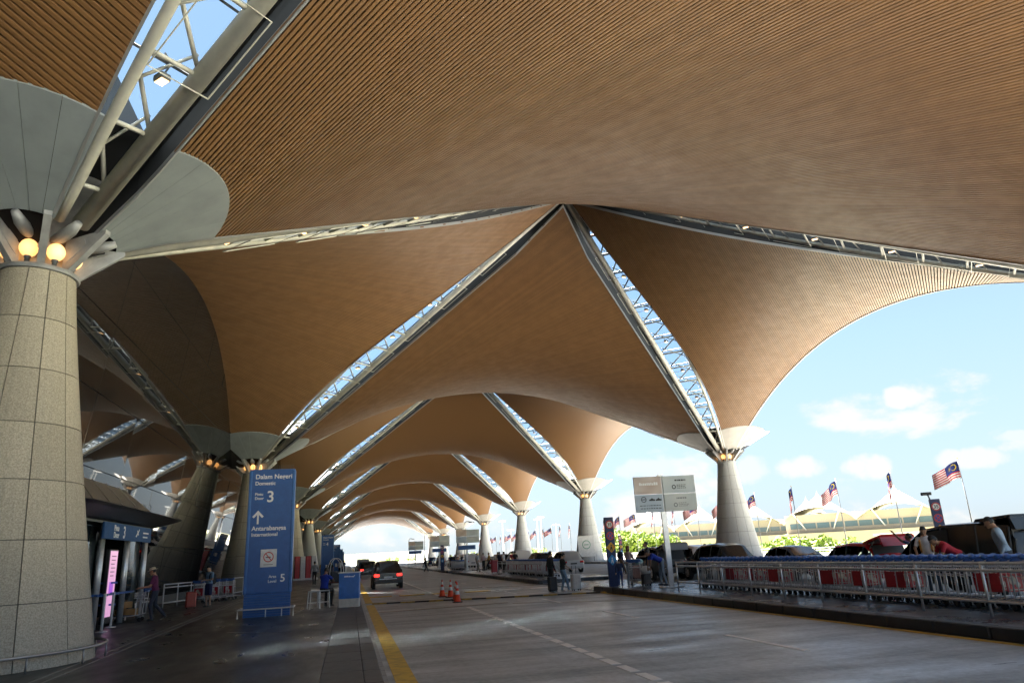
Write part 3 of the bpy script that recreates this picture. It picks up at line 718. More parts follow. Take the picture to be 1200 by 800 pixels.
# ------------------------------------------------------------------ signs
lab_m = mat('sign_white', (.80, .80, .80), .5)
panelw_m = pm('sign_panel_white', (.70, .71, .72), .4)
def ring2(mb, c, r0, r1, y, n=28):
    for k in range(n):
        a, b = 2*pi*k/n, 2*pi*(k+1)/n
        mb.add([(c[0]+r*cos(t_), yy, c[1]+r*sin(t_)) for yy in (y, y+.004) for r, t_ in ((r0, a), (r1, a), (r1, b), (r0, b))], ((0, 1, 2, 3), (4, 5, 6, 7), (0, 3, 7, 4), (1, 2, 6, 5)))
def disc2(mb, c, r, y, n=28, t=.004): return mb.prism([(c[0]+r*cos(2*pi*k/n), c[1]+r*sin(2*pi*k/n)) for k in range(n)], 'y', y, y+t)
def pylon(x, y, label, near, num):
    t = thing('sign_pylon', label, 'sign', (x, y, .2), 0, 'blue direction pylons')
    MB().rbox(-.74, .74, -.09, .20, .72, 4.78, .012).build('panel', blue_m, t)
    lb = pm('sign_blue_light', (.035, .15, .43), .42)
    for sx in (-1, 1): MB().rbox(sx*.71-.05, sx*.71+.05, -.11, .22, .72, 4.74, .02).build('edge_strip', lb, t)
    for k in range(9): MB().box(-.735+.004*(k%2), .735, -.08, .18, .0+k*.08, .074+k*.08).build('slat', blue_m, t)
    for k in range(24): MB().tube([(-.66+k*.057, .05, 4.77), (-.66+k*.057, .05, 4.92+.02*(k % 3))], .006, 4).build('bird_spike', darksteel_m, t)
    rl = MB(); rl.tube([(-.86, -.35, .0), (-.86, -.35, .26), (.86, -.35, .26), (.86, -.35, 0)], .025, 6); rl.tube([(-.0, -.35, 0), (0, -.35, .26)], .018, 6); rl.tube([(.5, -.35, 0), (.5, -.35, .26)], .018, 6); rl.tube([(-.86, -.35, .26), (-.86, .45, .26), (.86, .45, .26), (.86, -.35, .26)], .025, 6); rl.build('guard_rail', chrome_m, t)
    yf = -.096
    text('Dalam Negeri', .215, lab_m, t, (-.56, yf, 4.46), bold=.004); text('Domestic', .17, lab_m, t, (-.56, yf, 4.25), bold=.003)
    if num: text(num, .52, lab_m, t, (-.17, yf, 3.68), bold=.008)
    text('Pintu', .13, lab_m, t, (-.55, yf, 3.90), bold=.002); text('Door', .13, lab_m, t, (-.55, yf, 3.76), bold=.002)
    if near:
        a = MB(); a.prism([(-.445, 2.95), (-.385, 2.95), (-.385, 3.28), (-.445, 3.28)], 'y', yf-.003, yf+.003)
        a.prism([(-.415, 3.40), (-.60, 3.20), (-.545, 3.15), (-.415, 3.29)], 'y', yf-.004, yf+.003); a.prism([(-.415, 3.40), (-.23, 3.20), (-.285, 3.15), (-.415, 3.29)], 'y', yf-.004, yf+.003); a.build('arrow', lab_m, t)
        text('Antarabangsa', .205, lab_m, t, (-.60, yf, 2.74), bold=.004); text('International', .165, lab_m, t, (-.60, yf, 2.55), bold=.003)
        text('Aras', .13, lab_m, t, (.02, yf, 1.20), bold=.002); text('Level', .13, lab_m, t, (-.0, yf, 1.05), bold=.002); text('5', .34, lab_m, t, (.38, yf, 1.07), bold=.006)
        n = MB().rbox(-.27, .25, -.112, -.092, 1.55, 2.12, .01).build('notice', panelw_m, t)
        c = MB(); ring2(c, (-.01, 1.87), .135, .165, -.122); c.prism([(-.12, 1.98), (-.10, 2.0), (.10, 1.76), (.08, 1.74)], 'y', -.124, -.118); c.build('prohibition_ring', red_m, n)
        MB().box(-.10, .06, -.119, -.115, 1.85, 1.88).build('cigarette', blk_m, n)
        MB().box(-.16, .14, -.1165, -.1145, 1.62, 1.635).build('caption', blk_m, n)
    else:
        MB().rbox(-.2, .2, -.112, -.092, 1.2, 1.75, .01).build('notice', panelw_m, t)
    return t
pylon(4.32, 9.2, 'tall blue direction sign reading Dalam Negeri 3, nearest on the left pavement', True, '3')
for k, (y, x) in enumerate(((47.6, 5.15), (86, 5.25), (124.4, 5.3), (162.8, 5.3))):
    t = pylon(x, y, ['blue direction sign with the number 4, second along the left pavement', 'third blue direction sign along the left pavement', 'fourth blue direction sign along the left pavement', 'farthest blue direction sign along the left pavement'][k], False, '4' if k == 0 else '')
    t.scale = (.68, .8, .80)
# road sign posts: blue slabs with round and diamond plates
def road_pylon(x, y, label, z=.2, full=True, rot=0):
    t = thing('road_sign_post', label, 'sign', (x, y, z), rot, 'blue road sign posts')
    nb = pm('navy_panel', (.012, .03, .13), .45)
    MB().rbox(-.2, .2, -.07, .07, .0, 2.86, .015).build('panel', nb, t)
    def plate(zc_, kind):
        if kind == 'speed':
            o = disc2(MB(), (0, zc_), .175, -.082, t=.01).build('speed_plate', red_m, t); disc2(MB(), (0, zc_), .125, -.087, t=.004).build('face', lab_m, o); text('35', .19, blk_m, o, (0, -.089, zc_-.065), align='CENTER', bold=.004)
        elif kind == 'stop':
            o = disc2(MB(), (0, zc_), .175, -.082, t=.01).build('no_stopping_plate', red_m, t); disc2(MB(), (0, zc_), .13, -.087, t=.004).build('face', pm('plate_blue', (.03, .06, .35), .4), o)
            for a in (pi/4, -pi/4): MB().prism([(q[0]*cos(a)-q[1]*sin(a), zc_+q[0]*sin(a)+q[1]*cos(a)) for q in ((-.13, -.018), (.13, -.018), (.13, .018), (-.13, .018))], 'y', -.0905-.001*(a > 0), -.088).build('bar', red_m, o)
        else:
            d = .22; o = MB().prism([(-d, zc_), (0, zc_-d), (d, zc_), (0, zc_+d)], 'y', -.084, -.072).build('diamond_plate', pm('plate_yellow', (.75, .40, .02), .5) if kind == 'walk' else pm('plate_sky', (.02, .28, .65), .5), t)
            fm = blk_m if kind == 'walk' else lab_m; m = MB(); m.prism([(-.03, zc_+.03), (.03, zc_+.03), (.05, zc_-.13), (.02, zc_-.13), (0, zc_-.03), (-.03, zc_-.13), (-.06, zc_-.12)], 'y', -.089, -.086); disc2(m, (0, zc_+.075), .03, -.089, 10, .003); m.build('walker', fm, o)
    plate(2.55, 'speed'); plate(2.08, 'stop'); plate(1.60, 'walk')
    if full: plate(1.08, 'sky')
    return t
road_pylon(17.95, 13.2, 'blue road sign post with speed plate 35, beside the family with a trolley')
road_pylon(17.75, 70.1, 'blue road sign post with round plates, far along the island')
road_pylon(36.8, 61, 'far blue road sign post standing left of the second right column')
t = road_pylon(31, 9.0, 'blue road sign post showing above the black van roof', rot=-.5)
MB().tube([(-.15, 0, 2.86), (-.2, 0, 3.05)], .03, 6).build('camera_arm', blk_m, t); MB().rbox(-.45, -.05, -.08, .08, 3.03, 3.16, .03).build('camera_housing', blk_m, t)
# board sign on a leaning steel post
def board(x, y, label, s=1., rot=0., full=True):
    t = thing('sign_board', label, 'sign', (x, y, .2), rot, 'four panel sign boards on posts')
    MB().box(-.10, .10, -.06, .06, 0, 4.3).build('post', chrome_m, t); MB().rbox(-.45, .45, -.25, .25, 0, .05, .02).build('base_plate', chrome_m, t)
    cols = [('brown_panel', (.42, .30, .24), (.62, .55, .50)), ('pale_panel_a', (.50, .56, .58), (.58, .63, .64)), ('notice_panel', (.34, .42, .52), (.44, .52, .60)), ('pale_panel_b', (.60, .62, .60), (.50, .55, .55))]
    for i, (n, a, b) in enumerate(cols):
        x0 = -1.15 if i % 2 == 0 else .045; x1 = x0+(1.14 if i % 2 == 0 else 1.34); z0 = 3.55 if i < 2 else 2.85; z1 = z0+.68
        m = mat(n, a, .45, c2=b, scale=1.1, detail=1.)
        o = MB().rbox(x0, x1, -.13, -.065, z0, z1, .012).build('panel', m, t); cx = (x0+x1)/2
        if not full: continue
        ink = blk_m if i else lab_m; rnd = random.Random(i); yb = -.137
        mk = MB()
        if i == 0:
            px = cx-.35
            while px < cx+.42: wl = rnd.uniform(.03, .08); mk.box(px, px+wl, yb, yb+.005, z0+.34, z0+.34+rnd.uniform(.07, .12)); px += wl+.015
        elif i == 2:
            ring2(mk, (cx-.22, z0+.49), .085, .11, yb); mk.box(cx-.30, cx-.14, yb, yb+.005, z0+.475, z0+.505)
            for q in range(2): mk.prism([(cx+.0+q*.27, z0+.43), (cx+.24+q*.27, z0+.43), (cx+.24+q*.27, z0+.49), (cx+.17+q*.27, z0+.50), (cx+.12+q*.27, z0+.545), (cx+.06+q*.27, z0+.50), (cx+q*.27, z0+.48)], 'y', yb, yb+.005)
            for q in range(2):
                px = cx-.4+.03*q
                while px < cx+.42: wl = rnd.uniform(.04, .11); mk.box(px, px+wl, yb, yb+.005, z0+.24-q*.11, z0+.265-q*.11); px += wl+.03
        else:
            ring2(mk, (cx-.22, z0+.24), .05, .085, yb)
            for q in range(3):
                px = cx-.1
                while px < cx+.24: wl = rnd.uniform(.03, .09); mk.box(px, px+wl, yb, yb+.005, z0+.18+q*.06, z0+.205+q*.06); px += wl+.02
            px = cx-.16
            while px < cx+.26: wl = rnd.uniform(.03, .09); mk.box(px, px+wl, yb, yb+.005, z0+.47, z0+.53); px += wl+.02
        tag(mk.build('print', ink if i != 3 else pm('faint_ink', (.25, .27, .28), .5), o), kind='stuff')
    return t
board(19.12, 10.0, 'four panel grey sign board on a steel post above the trolley row', rot=-.12).rotation_euler = (0, 0.0, -.10)
b2 = board(19.35, 61.5, 'four panel sign board with a blue strip below, middle of the far island', full=False)
MB().rbox(-.95, .95, -.12, -.06, 2.15, 2.6, .01).build('blue_strip', blue_m, b2)
b3 = board(18.6, 80., 'farther four panel sign board with a blue strip on the island', full=False); MB().rbox(-.95, .95, -.12, -.06, 2.15, 2.6, .01).build('blue_strip', blue_m, b3)
b4 = board(17.9, 108., 'small blue and white sign board far along the island', full=False)
MB().rbox(-1.1, 1.1, -.12, -.06, 2.2, 2.7, .01).build('blue_strip', blue_m, b4)
for k, (x, y) in enumerate(((19.6, 64.5), (18.3, 96), (18.4, 128))):
    t = thing('street_lamp', 'slim curved street lamp, %s along the island' % ORD[k], 'lamp', (x, y, .2), 0, 'lamps on the island')
    MB().tube([(0, 0, 0), (0, 0, 4.6), (.05, 0, 5.0), (.3, 0, 5.25), (.8, 0, 5.2)], .05, 8).build('post', chrome_m, t, True); MB().rbox(.55, 1.15, -.12, .12, 5.08, 5.18, .03).build('lamp_head', darksteel_m, t)
# white hoarding with a round emblem before the second right column
t = thing('hoarding_panel', 'white panel with a round green emblem at the foot of a right hand column', 'sign', (37.1, 74.0, .2), -.2)
MB().rbox(-1.1, 1.1, -.05, .05, .6, 3.2, .02).build('panel', panelw_m, t); q = MB(); ring2(q, (0, 2.1), .45, .55, -.062); q.box(-.3, .3, -.062, -.058, 2.05, 2.15); q.build('emblem', pm('emblem_green', (.15, .35, .25), .5), t)
for sx in (-.9, .9): MB().tube([(sx, 0, 0), (sx, 0, .62)], .04, 6).build('leg', darksteel_m, t)

# ------------------------------------------------------------------ cars
def car(kind, label, x, y, colm, rot=0., lit=False, tail_open=False, group='cars', plate='', fine=True, opened=None):
    D = {'sedan': dict(L=4.7, W=.90, st=[(0, .42, .78, .86, .78, .60), (.12, .32, .86, .98, .86, .66), (.75, .28, .90, 1.03, .90, .70), (1.35, .27, .91, 1.40, .90, .60), (2.1, .27, .90, 1.47, .90, .62), (2.75, .27, .89, 1.42, .90, .60), (3.45, .27, .86, .96, .90, .70), (4.3, .28, .74, .82, .86, .66), (4.62, .34, .62, .70, .78, .58), (4.70, .42, .55, .60, .70, .50)], cab=(2, 6), wh=(.86, 3.72), r=.33),
         'suv': dict(L=4.75, W=.94, st=[(0, .50, .90, .96, .82, .60), (.10, .40, .96, 1.06, .90, .66), (.22, .34, 1.0, 1.15, .93, .74), (.55, .32, 1.02, 1.60, .94, .62), (1.3, .32, 1.02, 1.70, .94, .66), (2.5, .32, 1.0, 1.68, .94, .65), (2.95, .32, .99, 1.58, .94, .63), (3.65, .32, .97, 1.07, .93, .72), (4.4, .34, .86, .94, .88, .68), (4.68, .42, .70, .78, .78, .58), (4.75, .5, .62, .66, .70, .5)], cab=(2, 7), wh=(.9, 3.78), r=.37),
         'hatch': dict(L=4.0, W=.86, st=[(0, .45, .86, .92, .76, .58), (.10, .34, .92, 1.05, .84, .66), (.30, .30, .94, 1.30, .86, .62), (.62, .28, .94, 1.47, .86, .60), (1.5, .28, .92, 1.52, .86, .61), (2.2, .28, .90, 1.46, .86, .60), (2.95, .28, .86, .97, .86, .68), (3.6, .30, .74, .84, .82, .62), (3.93, .36, .62, .70, .74, .54), (4.0, .44, .55, .60, .66, .48)], cab=(1, 6), wh=(.68, 3.12), r=.31),
         'van': dict(L=5.0, W=.95, st=[(0, .45, 1.0, 1.10, .88, .74), (.08, .36, 1.04, 1.60, .93, .76), (.20, .32, 1.06, 1.90, .95, .76), (1.2, .32, 1.06, 1.96, .95, .77), (2.4, .32, 1.05, 1.95, .95, .77), (3.2, .32, 1.02, 1.86, .95, .74), (3.7, .32, 1.0, 1.62, .95, .70), (4.35, .33, .95, 1.10, .93, .74), (4.75, .36, .82, .92, .88, .66), (4.95, .42, .66, .74, .78, .58), (5.0, .5, .6, .64, .7, .5)], cab=(1, 7), wh=(.95, 4.0), r=.35)}[kind]
    t = thing('parked_car' if not lit else 'waiting_car', label, 'van' if kind == 'van' else 'car', (x, y, 0), rot, group)
    st = D['st']; secs = []
    for (yy, zl, zb, zt, wb, wt) in st:
        half = [(0, zl), (wb*.82, zl), (wb*.98, zl+.12), (wb, (zl+zb)/2+.04), (wb*.965, zb), (wt+.05, zt-.10), (wt-.02, zt-.03), (wt*.6, zt), (0, zt+.012)]
        secs.append([(a, yy, b) for a, b in half])
    def full(h): return h + [(-a, b, c) for a, b, c in h[-2:0:-1]]
    mb = MB(); n = len(full(secs[0])); vs = sum([full(h) for h in secs], []); fsl = []
    for i in range(len(secs)-1):
        for k in range(n):
            if fine and D['cab'][0] <= i < D['cab'][1] and (k == 4 or (k == n-5 and not (opened and i < 4))): continue      # window openings
            fsl.append((i*n+k, i*n+(k+1) % n, (i+1)*n+(k+1) % n, (i+1)*n+k))
    fsl += [tuple(range(n-1, -1, -1)), tuple(range((len(secs)-1)*n, len(secs)*n))]
    mb.add(vs, fsl); me = mb.mesh('body', colm, True); autosmooth(me, 38); link('body', me, t)
    c0, c1 = D['cab']
    if fine:
        for i in range(c0, c1+1):
            for sg in (-1, 1):
                a, b = secs[i][4], secs[i][5]; MB().tube([(a[0]*sg*.99, a[1], a[2]), (b[0]*sg*.985, b[1], b[2])], .03 if i not in (c0, c1) else .02, 6).build('pillar', blk_m, t)
        zs_ = st[c0+1][2]
        for yy in (st[c1][0]-1.05, st[c1][0]-1.95):
            for sx in (-.38, .38): MB().rbox(sx-.22, sx+.22, yy-.1, yy+.06, zs_-.5, zs_+.18, .06).build('seat', pm('seat_cloth', (.06, .06, .065), .8), t); MB().rbox(sx-.12, sx+.12, yy-.08, yy+.02, zs_+.2, zs_+.38, .04).build('headrest', pm('seat_cloth', (.06, .06, .065), .8), t)
    def lerp(a, b, u): return tuple(a[i]+(b[i]-a[i])*u for i in range(3))
    def patch(A, B, C, D_, iu, iv, off, name, m=glassd_m, par=t):
        P = lambda u, v: Vector(lerp(lerp(A, B, u), lerp(D_, C, u), v))
        nrm = (Vector(B)-Vector(A)).cross(Vector(D_)-Vector(A)).normalized()
        if nrm.dot(off) < 0: nrm = -nrm
        vs = [P(u, v)+nrm*.008 for v in (iv, 1-iv) for u in (iu, 1-iu)]; q = [vs[0], vs[1], vs[3], vs[2]]
        b = [v-nrm*.02 for v in q]
        return MB().add(q+b, ((0, 1, 2, 3), (4, 5, 6, 7), (0, 1, 5, 4), (1, 2, 6, 5), (2, 3, 7, 6), (3, 0, 4, 7))).build(name, m, par)
    for sgn in (1, -1):
        f = lambda p: (p[0]*sgn, p[1], p[2])
        mids = list(range(c0+1, c1-1))
        for i in range(c0, c1):
            A, B, C, E_ = f(secs[i][4]), f(secs[i+1][4]), f(secs[i+1][5]), f(secs[i][5])
            if kind == 'van' and opened and i < 4 and sgn == -1: continue
            if abs(C[2]-B[2]) < .16: C = lerp(C, E_, .06); 
            if abs(E_[2]-A[2]) < .16 and i == c0: pass
            patch(A, B, C, E_, .0 if fine else .06, .0 if fine else .12, Vector((sgn, 0, .2)), 'side_window', carglass_m if fine else glassd_m)
        # door lines, mirror, handle
        for yy in ((D['wh'][0]+D['L']*.13, D['wh'][0]+D['L']*.36, D['wh'][1]-.42) if fine else ()):
            MB().box(sgn*D['W']-.004*sgn-.004, sgn*D['W']-.004*sgn+.008, yy-.006, yy+.006, .40, st[4][2]-.02).build('door_seam', blk_m, t)
        MB().rbox(sgn*(D['W']+.0)-.02 if sgn > 0 else -D['W']-.17, sgn*D['W']+.17 if sgn > 0 else -D['W']+.02, st[c1][0]-.42, st[c1][0]-.28, st[c1][2]-.0, st[c1][2]+.14, .03).build('mirror', colm, t)
        # tail and head lights
        tz = st[1][2]-.13
        tl = MB().rbox(sgn*st[1][4]*.78-.17, sgn*st[1][4]*.78+.17, -.02, .14, tz-.07, tz+.09, .03).build('taillight', mat('tail_lit', (.6, .01, .01), .3, emit=(1, .03, .02), es=.16) if lit else mat('tail_red', (.42, .012, .015), .2), t)
        MB().rbox(sgn*st[-2][4]*.72-.17, sgn*st[-2][4]*.72+.17, D['L']-.28, D['L']-.06, st[-2][2]-.02, st[-2][2]+.10, .03).build('headlight', mat('headlamp', (.75, .78, .8), .1), t)
        for yy in D['wh']:
            wv = MB(); r = D['r']
            arch = MB().lathe([(r+.05, 0), (r+.05, .03)], 20); arch.v = [(sgn*(D['W']-.02)+sgn*v[2]*.6, yy+v[0], r+v[1]) for v in arch.v]; 
            arch.add([(sgn*(D['W']-.002), yy+(r+.05)*cos(a*pi/10), max(.2, r+(r+.05)*sin(a*pi/10))) for a in range(20)], (tuple(range(20)),)); arch.build('wheel_arch', blk_m, t)
            ty = MB().lathe([(r*.62, -.10), (r*.95, -.11), (r, -.08), (r, .08), (r*.95, .105), (r*.62, .10)], 22); ty.v = [(sgn*(D['W']-.085)+v[2], yy+v[0], r+v[1]) for v in ty.v]; wo = ty.build('tyre', rub_m, t, True)
            rm = MB().lathe([(0, .085), (r*.2, .10), (r*.55, .07), (r*.63, .10)], 20); rm.v = [(sgn*(D['W']-.085)+sgn*v[2], yy+v[0], r+v[1]) for v in rm.v]
            for k in range(5): a = 2*pi*k/5; rm.add([(sgn*(D['W']+.018), yy+r*.6*cos(a+d)*q, r+r*.6*sin(a+d)*q) for d, q in ((-.15, 1), (.15, 1), (.5, .2), (-.5, .2))], ((0, 1, 2, 3),))
            rm.build('rim', chrome_m, wo)
    # rear and front glass
    if not tail_open:
        i = c0 if kind != 'sedan' else 2
        A, B = secs[i][5], secs[i+1][5]
        if kind == 'sedan': A = (secs[2][5][0]+.02, secs[2][5][1], secs[2][5][2]+.08)
        lw = [(-A[0]+.06, A[1], A[2]+.03), (A[0]-.06, A[1], A[2]+.03), (B[0]-.08, B[1], B[2]+.05), (-B[0]+.08, B[1], B[2]+.05)]
        patch(*lw, .03, .06, Vector((0, -1, .6)), 'rear_window')
    i = c1-1; A, B = secs[i+1][6], secs[i][6]
    patch((-A[0]+.02, A[1], A[2]+.02), (A[0]-.02, A[1], A[2]+.02), (B[0]-.02, B[1], B[2]+.03), (-B[0]+.02, B[1], B[2]+.03), .03, .06, Vector((0, 1, .6)), 'windscreen')
    # bumpers, plates
    MB().rbox(-st[1][4]*.95, st[1][4]*.95, -.05, .12, .36, .56, .05).build('rear_bumper', colm if not lit else blk_m, t)
    MB().rbox(-st[-2][4]*.9, st[-2][4]*.9, D['L']-.14, D['L']+.04, .34, .54, .05).build('front_bumper', blk_m, t)
    MB().box(-.26, .26, -.062, -.05, .66, .77).build('number_plate', blk_m if not lit else white_m, t)
    if fine:
        MB().box(-st[1][4]*.6, st[1][4]*.6, -.058, -.05, .60, .625).build('chrome_strip', chrome_m, t)
        MB().rbox(-.2, -.1, -.02, .1, .27, .33, .02).build('exhaust', chrome_m, t); MB().rbox(.5, .6, -.02, .1, .27, .33, .02).build('exhaust', chrome_m, t)
    if tail_open:
        zt = st[3][3]; wt = st[3][5]+.1; ye = st[3][0]-.02
        MB().add([(-wt, -.015, .62), (wt, -.015, .62), (wt*.92, st[2][0]-.05, zt-.06), (-wt*.92, st[2][0]-.05, zt-.06)], ((0, 1, 2, 3),)).build('boot_shade', blk_m, t)  # black sheet put over the body as the shaded inside of the boot
        a = radians(12 if kind != 'van' else 3); Lg = .95 if kind != 'van' else 1.15
        g = MB(); y1, z1 = ye-Lg*cos(a), zt+Lg*sin(a)
        g.add([(-wt, ye, zt-.02), (wt, ye, zt-.02), (wt, y1, z1), (-wt, y1, z1), (-wt*.9, ye, zt+.07), (wt*.9, ye, zt+.07), (wt*.9, y1+.05, z1+.08), (-wt*.9, y1+.05, z1+.08)], ((0, 1, 2, 3), (4, 5, 6, 7), (0, 1, 5, 4), (1, 2, 6, 5), (2, 3, 7, 6), (3, 0, 4, 7)))
        g.add([(-wt, y1, z1), (wt, y1, z1), (wt*.95, y1-.06, z1-.30), (-wt*.95, y1-.06, z1-.30), (-wt, y1+.07, z1), (wt, y1+.07, z1), (wt*.95, y1+.02, z1-.30), (-wt*.95, y1+.02, z1-.30)], ((0, 1, 2, 3), (4, 5, 6, 7), (0, 1, 5, 4), (1, 2, 6, 5), (2, 3, 7, 6), (3, 0, 4, 7)))
        tg = g.build('tailgate', colm, t)
        MB().add([(-wt*.8, ye-.12, zt-.03+.1*sin(a)), (wt*.8, ye-.12, zt-.03), (wt*.8, y1+.25, z1-.06), (-wt*.8, y1+.25, z1-.06)], ((0, 1, 2, 3),)).build('tailgate_glass', mat('pale_glass', (.45, .52, .58), .1), tg)
        for sx in (-1, 1): MB().tube([(sx*wt*.85, ye, zt-.35), (sx*wt*.85, ye-Lg*.5, zt+Lg*.5*sin(a)-.04)], .018, 6).build('gas_strut', chrome_m, t)
    if opened:      # sliding door pushed back: shaded inside painted as black sheets, plus a seat
        MB().box(-D['W']-.012, -D['W']*.9, 2.15, 3.15, .42, 1.02).build('doorway_shade', blk_m, t)
        MB().add([(-D['W']*.985, 2.15, 1.04), (-D['W']*.985, 3.15, 1.03), (-.84, 3.1, 1.74), (-.84, 2.15, 1.82)], ((0, 1, 2, 3),)).build('doorway_shade_upper', blk_m, t)
        MB().rbox(-.99, -.90, 2.45, 2.8, .9, 1.6, .06).build('seat', pm('seat_cloth', (.06, .06, .065), .8), t)
    return t
carglass_m = mat('clear_car_glass', (.42, .48, .46), .0, trans=1., ior=1.05)
cp = lambda n, c, r=.22: mat(n, c, r, .0, ior=1.55, spec=.6)
cblack = cp('car_black', (.010, .011, .012)); cnavy = cp('car_navy', (.03, .045, .08)); cred = cp('car_red', (.42, .012, .02)); csil = cp('car_silver', (.42, .43, .44), .3); cwht = cp('car_white', (.72, .72, .71)); cgry = cp('car_grey', (.16, .17, .18))
car('suv', 'black car with lit brake lights, nearest in the left lane', 9.36, 30.4, cblack, 0, True, group='cars in the left lane')
car('suv', 'black car ahead of the nearest one with brake lights on, left lane', 9.0, 62, cblack, .02, True, group='cars in the left lane')
car('suv', 'dark car queuing third in the left lane', 8.9, 74, cnavy, 0, False, group='cars in the left lane', fine=False)
car('van', 'pale van queuing fourth in the left lane', 8.9, 88, csil, 0, False, group='cars in the left lane', fine=False)
car('sedan', 'dark saloon farthest in the left lane queue', 8.9, 104, cblack, 0, False, group='cars in the left lane', fine=False)
G = 'cars beyond the island'
car('van', 'black van with side door and tailgate open behind the trolley row', 24.3, -1.4, cblack, 0, False, True, G, opened=True)
car('hatch', 'red hatchback with its tailgate raised beside the black van', 25.3, 5.2, cred, 0, False, True, G)
car('sedan', 'dark saloon parked before the stone column behind the trolley row', 26.6, 11.1, cnavy, 0, False, False, G)
car('suv', 'white car parked right of the sign post behind the trolleys', 26.2, 20.3, cwht, 0, False, False, G)
car('suv', 'dark car parked beyond the white car near the column foot', 29.6, 24.0, cgry, 0, False, False, G)
car('suv', 'dark car behind the bending person in blue', 25.0, 14.9, cblack, .0, False, False, G)
car('suv', 'dark grey car with red tail lights and raised boot behind the road sign post', 23.6, 19.2, cgry, .0, False, True, G)
car('suv', 'silver car with red tail lights beyond the man with brown trousers', 24.4, 39.4, csil, 0, False, False, G)
car('suv', 'black car parked left of the silver car', 24.2, 47.0, cblack, 0, False, False, G, fine=False)
rc_ = random.Random(4)
for k in range(12):
    kd = ('van', 'suv', 'sedan', 'suv')[k % 4]; cm = (cwht, cblack, csil, cgry, cwht, cnavy)[k % 6]
    car(kd, '%s %s in the far line along the island, %s of the line' % ({'car_white': 'white', 'car_black': 'black', 'car_silver': 'silver', 'car_grey': 'grey', 'car_navy': 'navy'}[cm.name], {'van': 'van', 'suv': 'car', 'sedan': 'saloon'}[kd], (ORD+['eleventh', 'twelfth'])[k]), 24.2+rc_.uniform(-.4, .6)+(2.6 if k % 5 == 3 else 0), 55+k*7.4, cm, 0, False, False, G, fine=False)

# ------------------------------------------------------------------ luggage trolleys
tst_m = mat('trolley_steel', (.78, .79, .80), .34, .25, c2=(.66, .67, .68), scale=9.)
fr = MB(); r_ = .016
for sx in (-.27, .27):
    fr.tube([(sx*.82, .52, .16), (sx, -.30, .20), (sx, -.42, .24), (sx, -.46, .95), (sx, -.50, 1.0)], r_, 6)
    fr.tube([(sx, -.44, .62), (sx*.9, -.18, .66)], r_*.8, 5)
    fr.tube([(sx, -.20, .20), (sx, -.22, .74)], .011, 5); fr.tube([(sx, -.33, .22), (sx, -.34, .74)], .008, 5)
fr.tube([(-.22, .52, .16), (.22, .52, .16)], r_, 6); fr.tube([(-.27, -.42, .24), (.27, -.42, .24)], r_, 6); fr.tube([(-.27, -.45, .72), (.27, -.45, .72)], r_, 6)
for k in range(5): fr.tube([(-.16+k*.08, .50, .17), (-.18+k*.09, -.40, .22)], .008, 4)
fr.tube([(-.27, .1, .18), (-.27, .1, .06)], .012, 5); fr.tube([(.27, -.34, .2), (.27, -.34, .06)], .012, 5)
TR_F = fr.mesh('frame', tst_m, True)
bs = MB()
for zz, q in ((.74, .85), (.82, .95), (.92, 1.)):
    bs.tube([(-.25*q, -.42, zz), (-.22*q, -.12*q, zz), (.22*q, -.12*q, zz), (.25*q, -.42, zz)], .008, 4)
for k in range(9): x = -.22+k*.055; bs.tube([(x, -.42, .74), (x*.9, -.11, .74), (x, -.12, .93)], .005, 4)
for k in range(4):
    for sx in (-1, 1): bs.tube([(sx*.245, -.40+k*.08, .74), (sx*.25, -.40+k*.08, .92)], .005, 4)
TR_B = bs.mesh('basket', tst_m)
hd = MB(); hd.tube([(-.30, -.50, .99), (-.27, -.53, 1.03), (.27, -.53, 1.03), (.30, -.50, .99)], [.028, .032, .032, .028], 8)
hd.rbox(-.25, .25, -.50, -.40, .93, 1.01, .025)
for sx in (-.27, .27): hd.sphere((sx, -.46, 1.02), .08, 8, 6, sz=.75)
TR_H = hd.mesh('handle', bluep_m, True); autosmooth(TR_H)
TR_D = MB().rbox(-.2, .2, -.38, .46, .19, .215, .02).mesh('deck', pm('deck_blue', (.03, .06, .16), .5))
TR_AD = MB().rbox(-.22, .22, -.475, -.462, .34, .70, .01).mesh('advert_panel', pm('advert_red', (.50, .03, .045), .45))
aw = MB(); aw.sphere((-.05, 0, .56), .09, 10, 6, sy=.02); aw.sphere((.06, 0, .47), .06, 8, 6, sy=.02); aw.box(-.15, .16, -.001, .001, .37, .39); aw.v = [(v[0], v[1]-.477, v[2]) for v in aw.v]
TR_AW = aw.mesh('advert_print', pm('advert_cream', (.62, .55, .45), .5))
TR_AS = MB().rbox(-.285, -.276, -.40, -.08, .34, .70, .008).mesh('side_panel', pm('advert_red', (.50, .03, .045), .45))
TR_W = [MB().lathe([(.0, -.018), (.05, -.02), (.062, -.012), (.062, .012), (.05, .02), (0, .018)], 14).mesh('wheel', rub_m, True)]
for me in TR_W:
    for v in me.vertices: v.co = Vector((v.co.z, v.co.x, v.co.y+.062))
ntrol = [0]
def trolley(x, y, rot, label, group, ad=False, z=.2, lite=False):
    t = thing('luggage_trolley', label, 'trolley', (x, y, z), rot, group)
    link('frame', TR_F, t); link('basket', TR_B, t); link('handle', TR_H, t); link('deck', TR_D, t)
    if ad:
        a = link('advert_panel', TR_AD, t); link('advert_print', TR_AW, a); link('side_panel', TR_AS, t)
    for wx, wy in ((-.25, -.33), (.25, -.33), (0, .42)):
        link('wheel', TR_W[0], t, (wx, wy, 0))
    return t
rt_ = random.Random(3); y = -9.6; k = 0
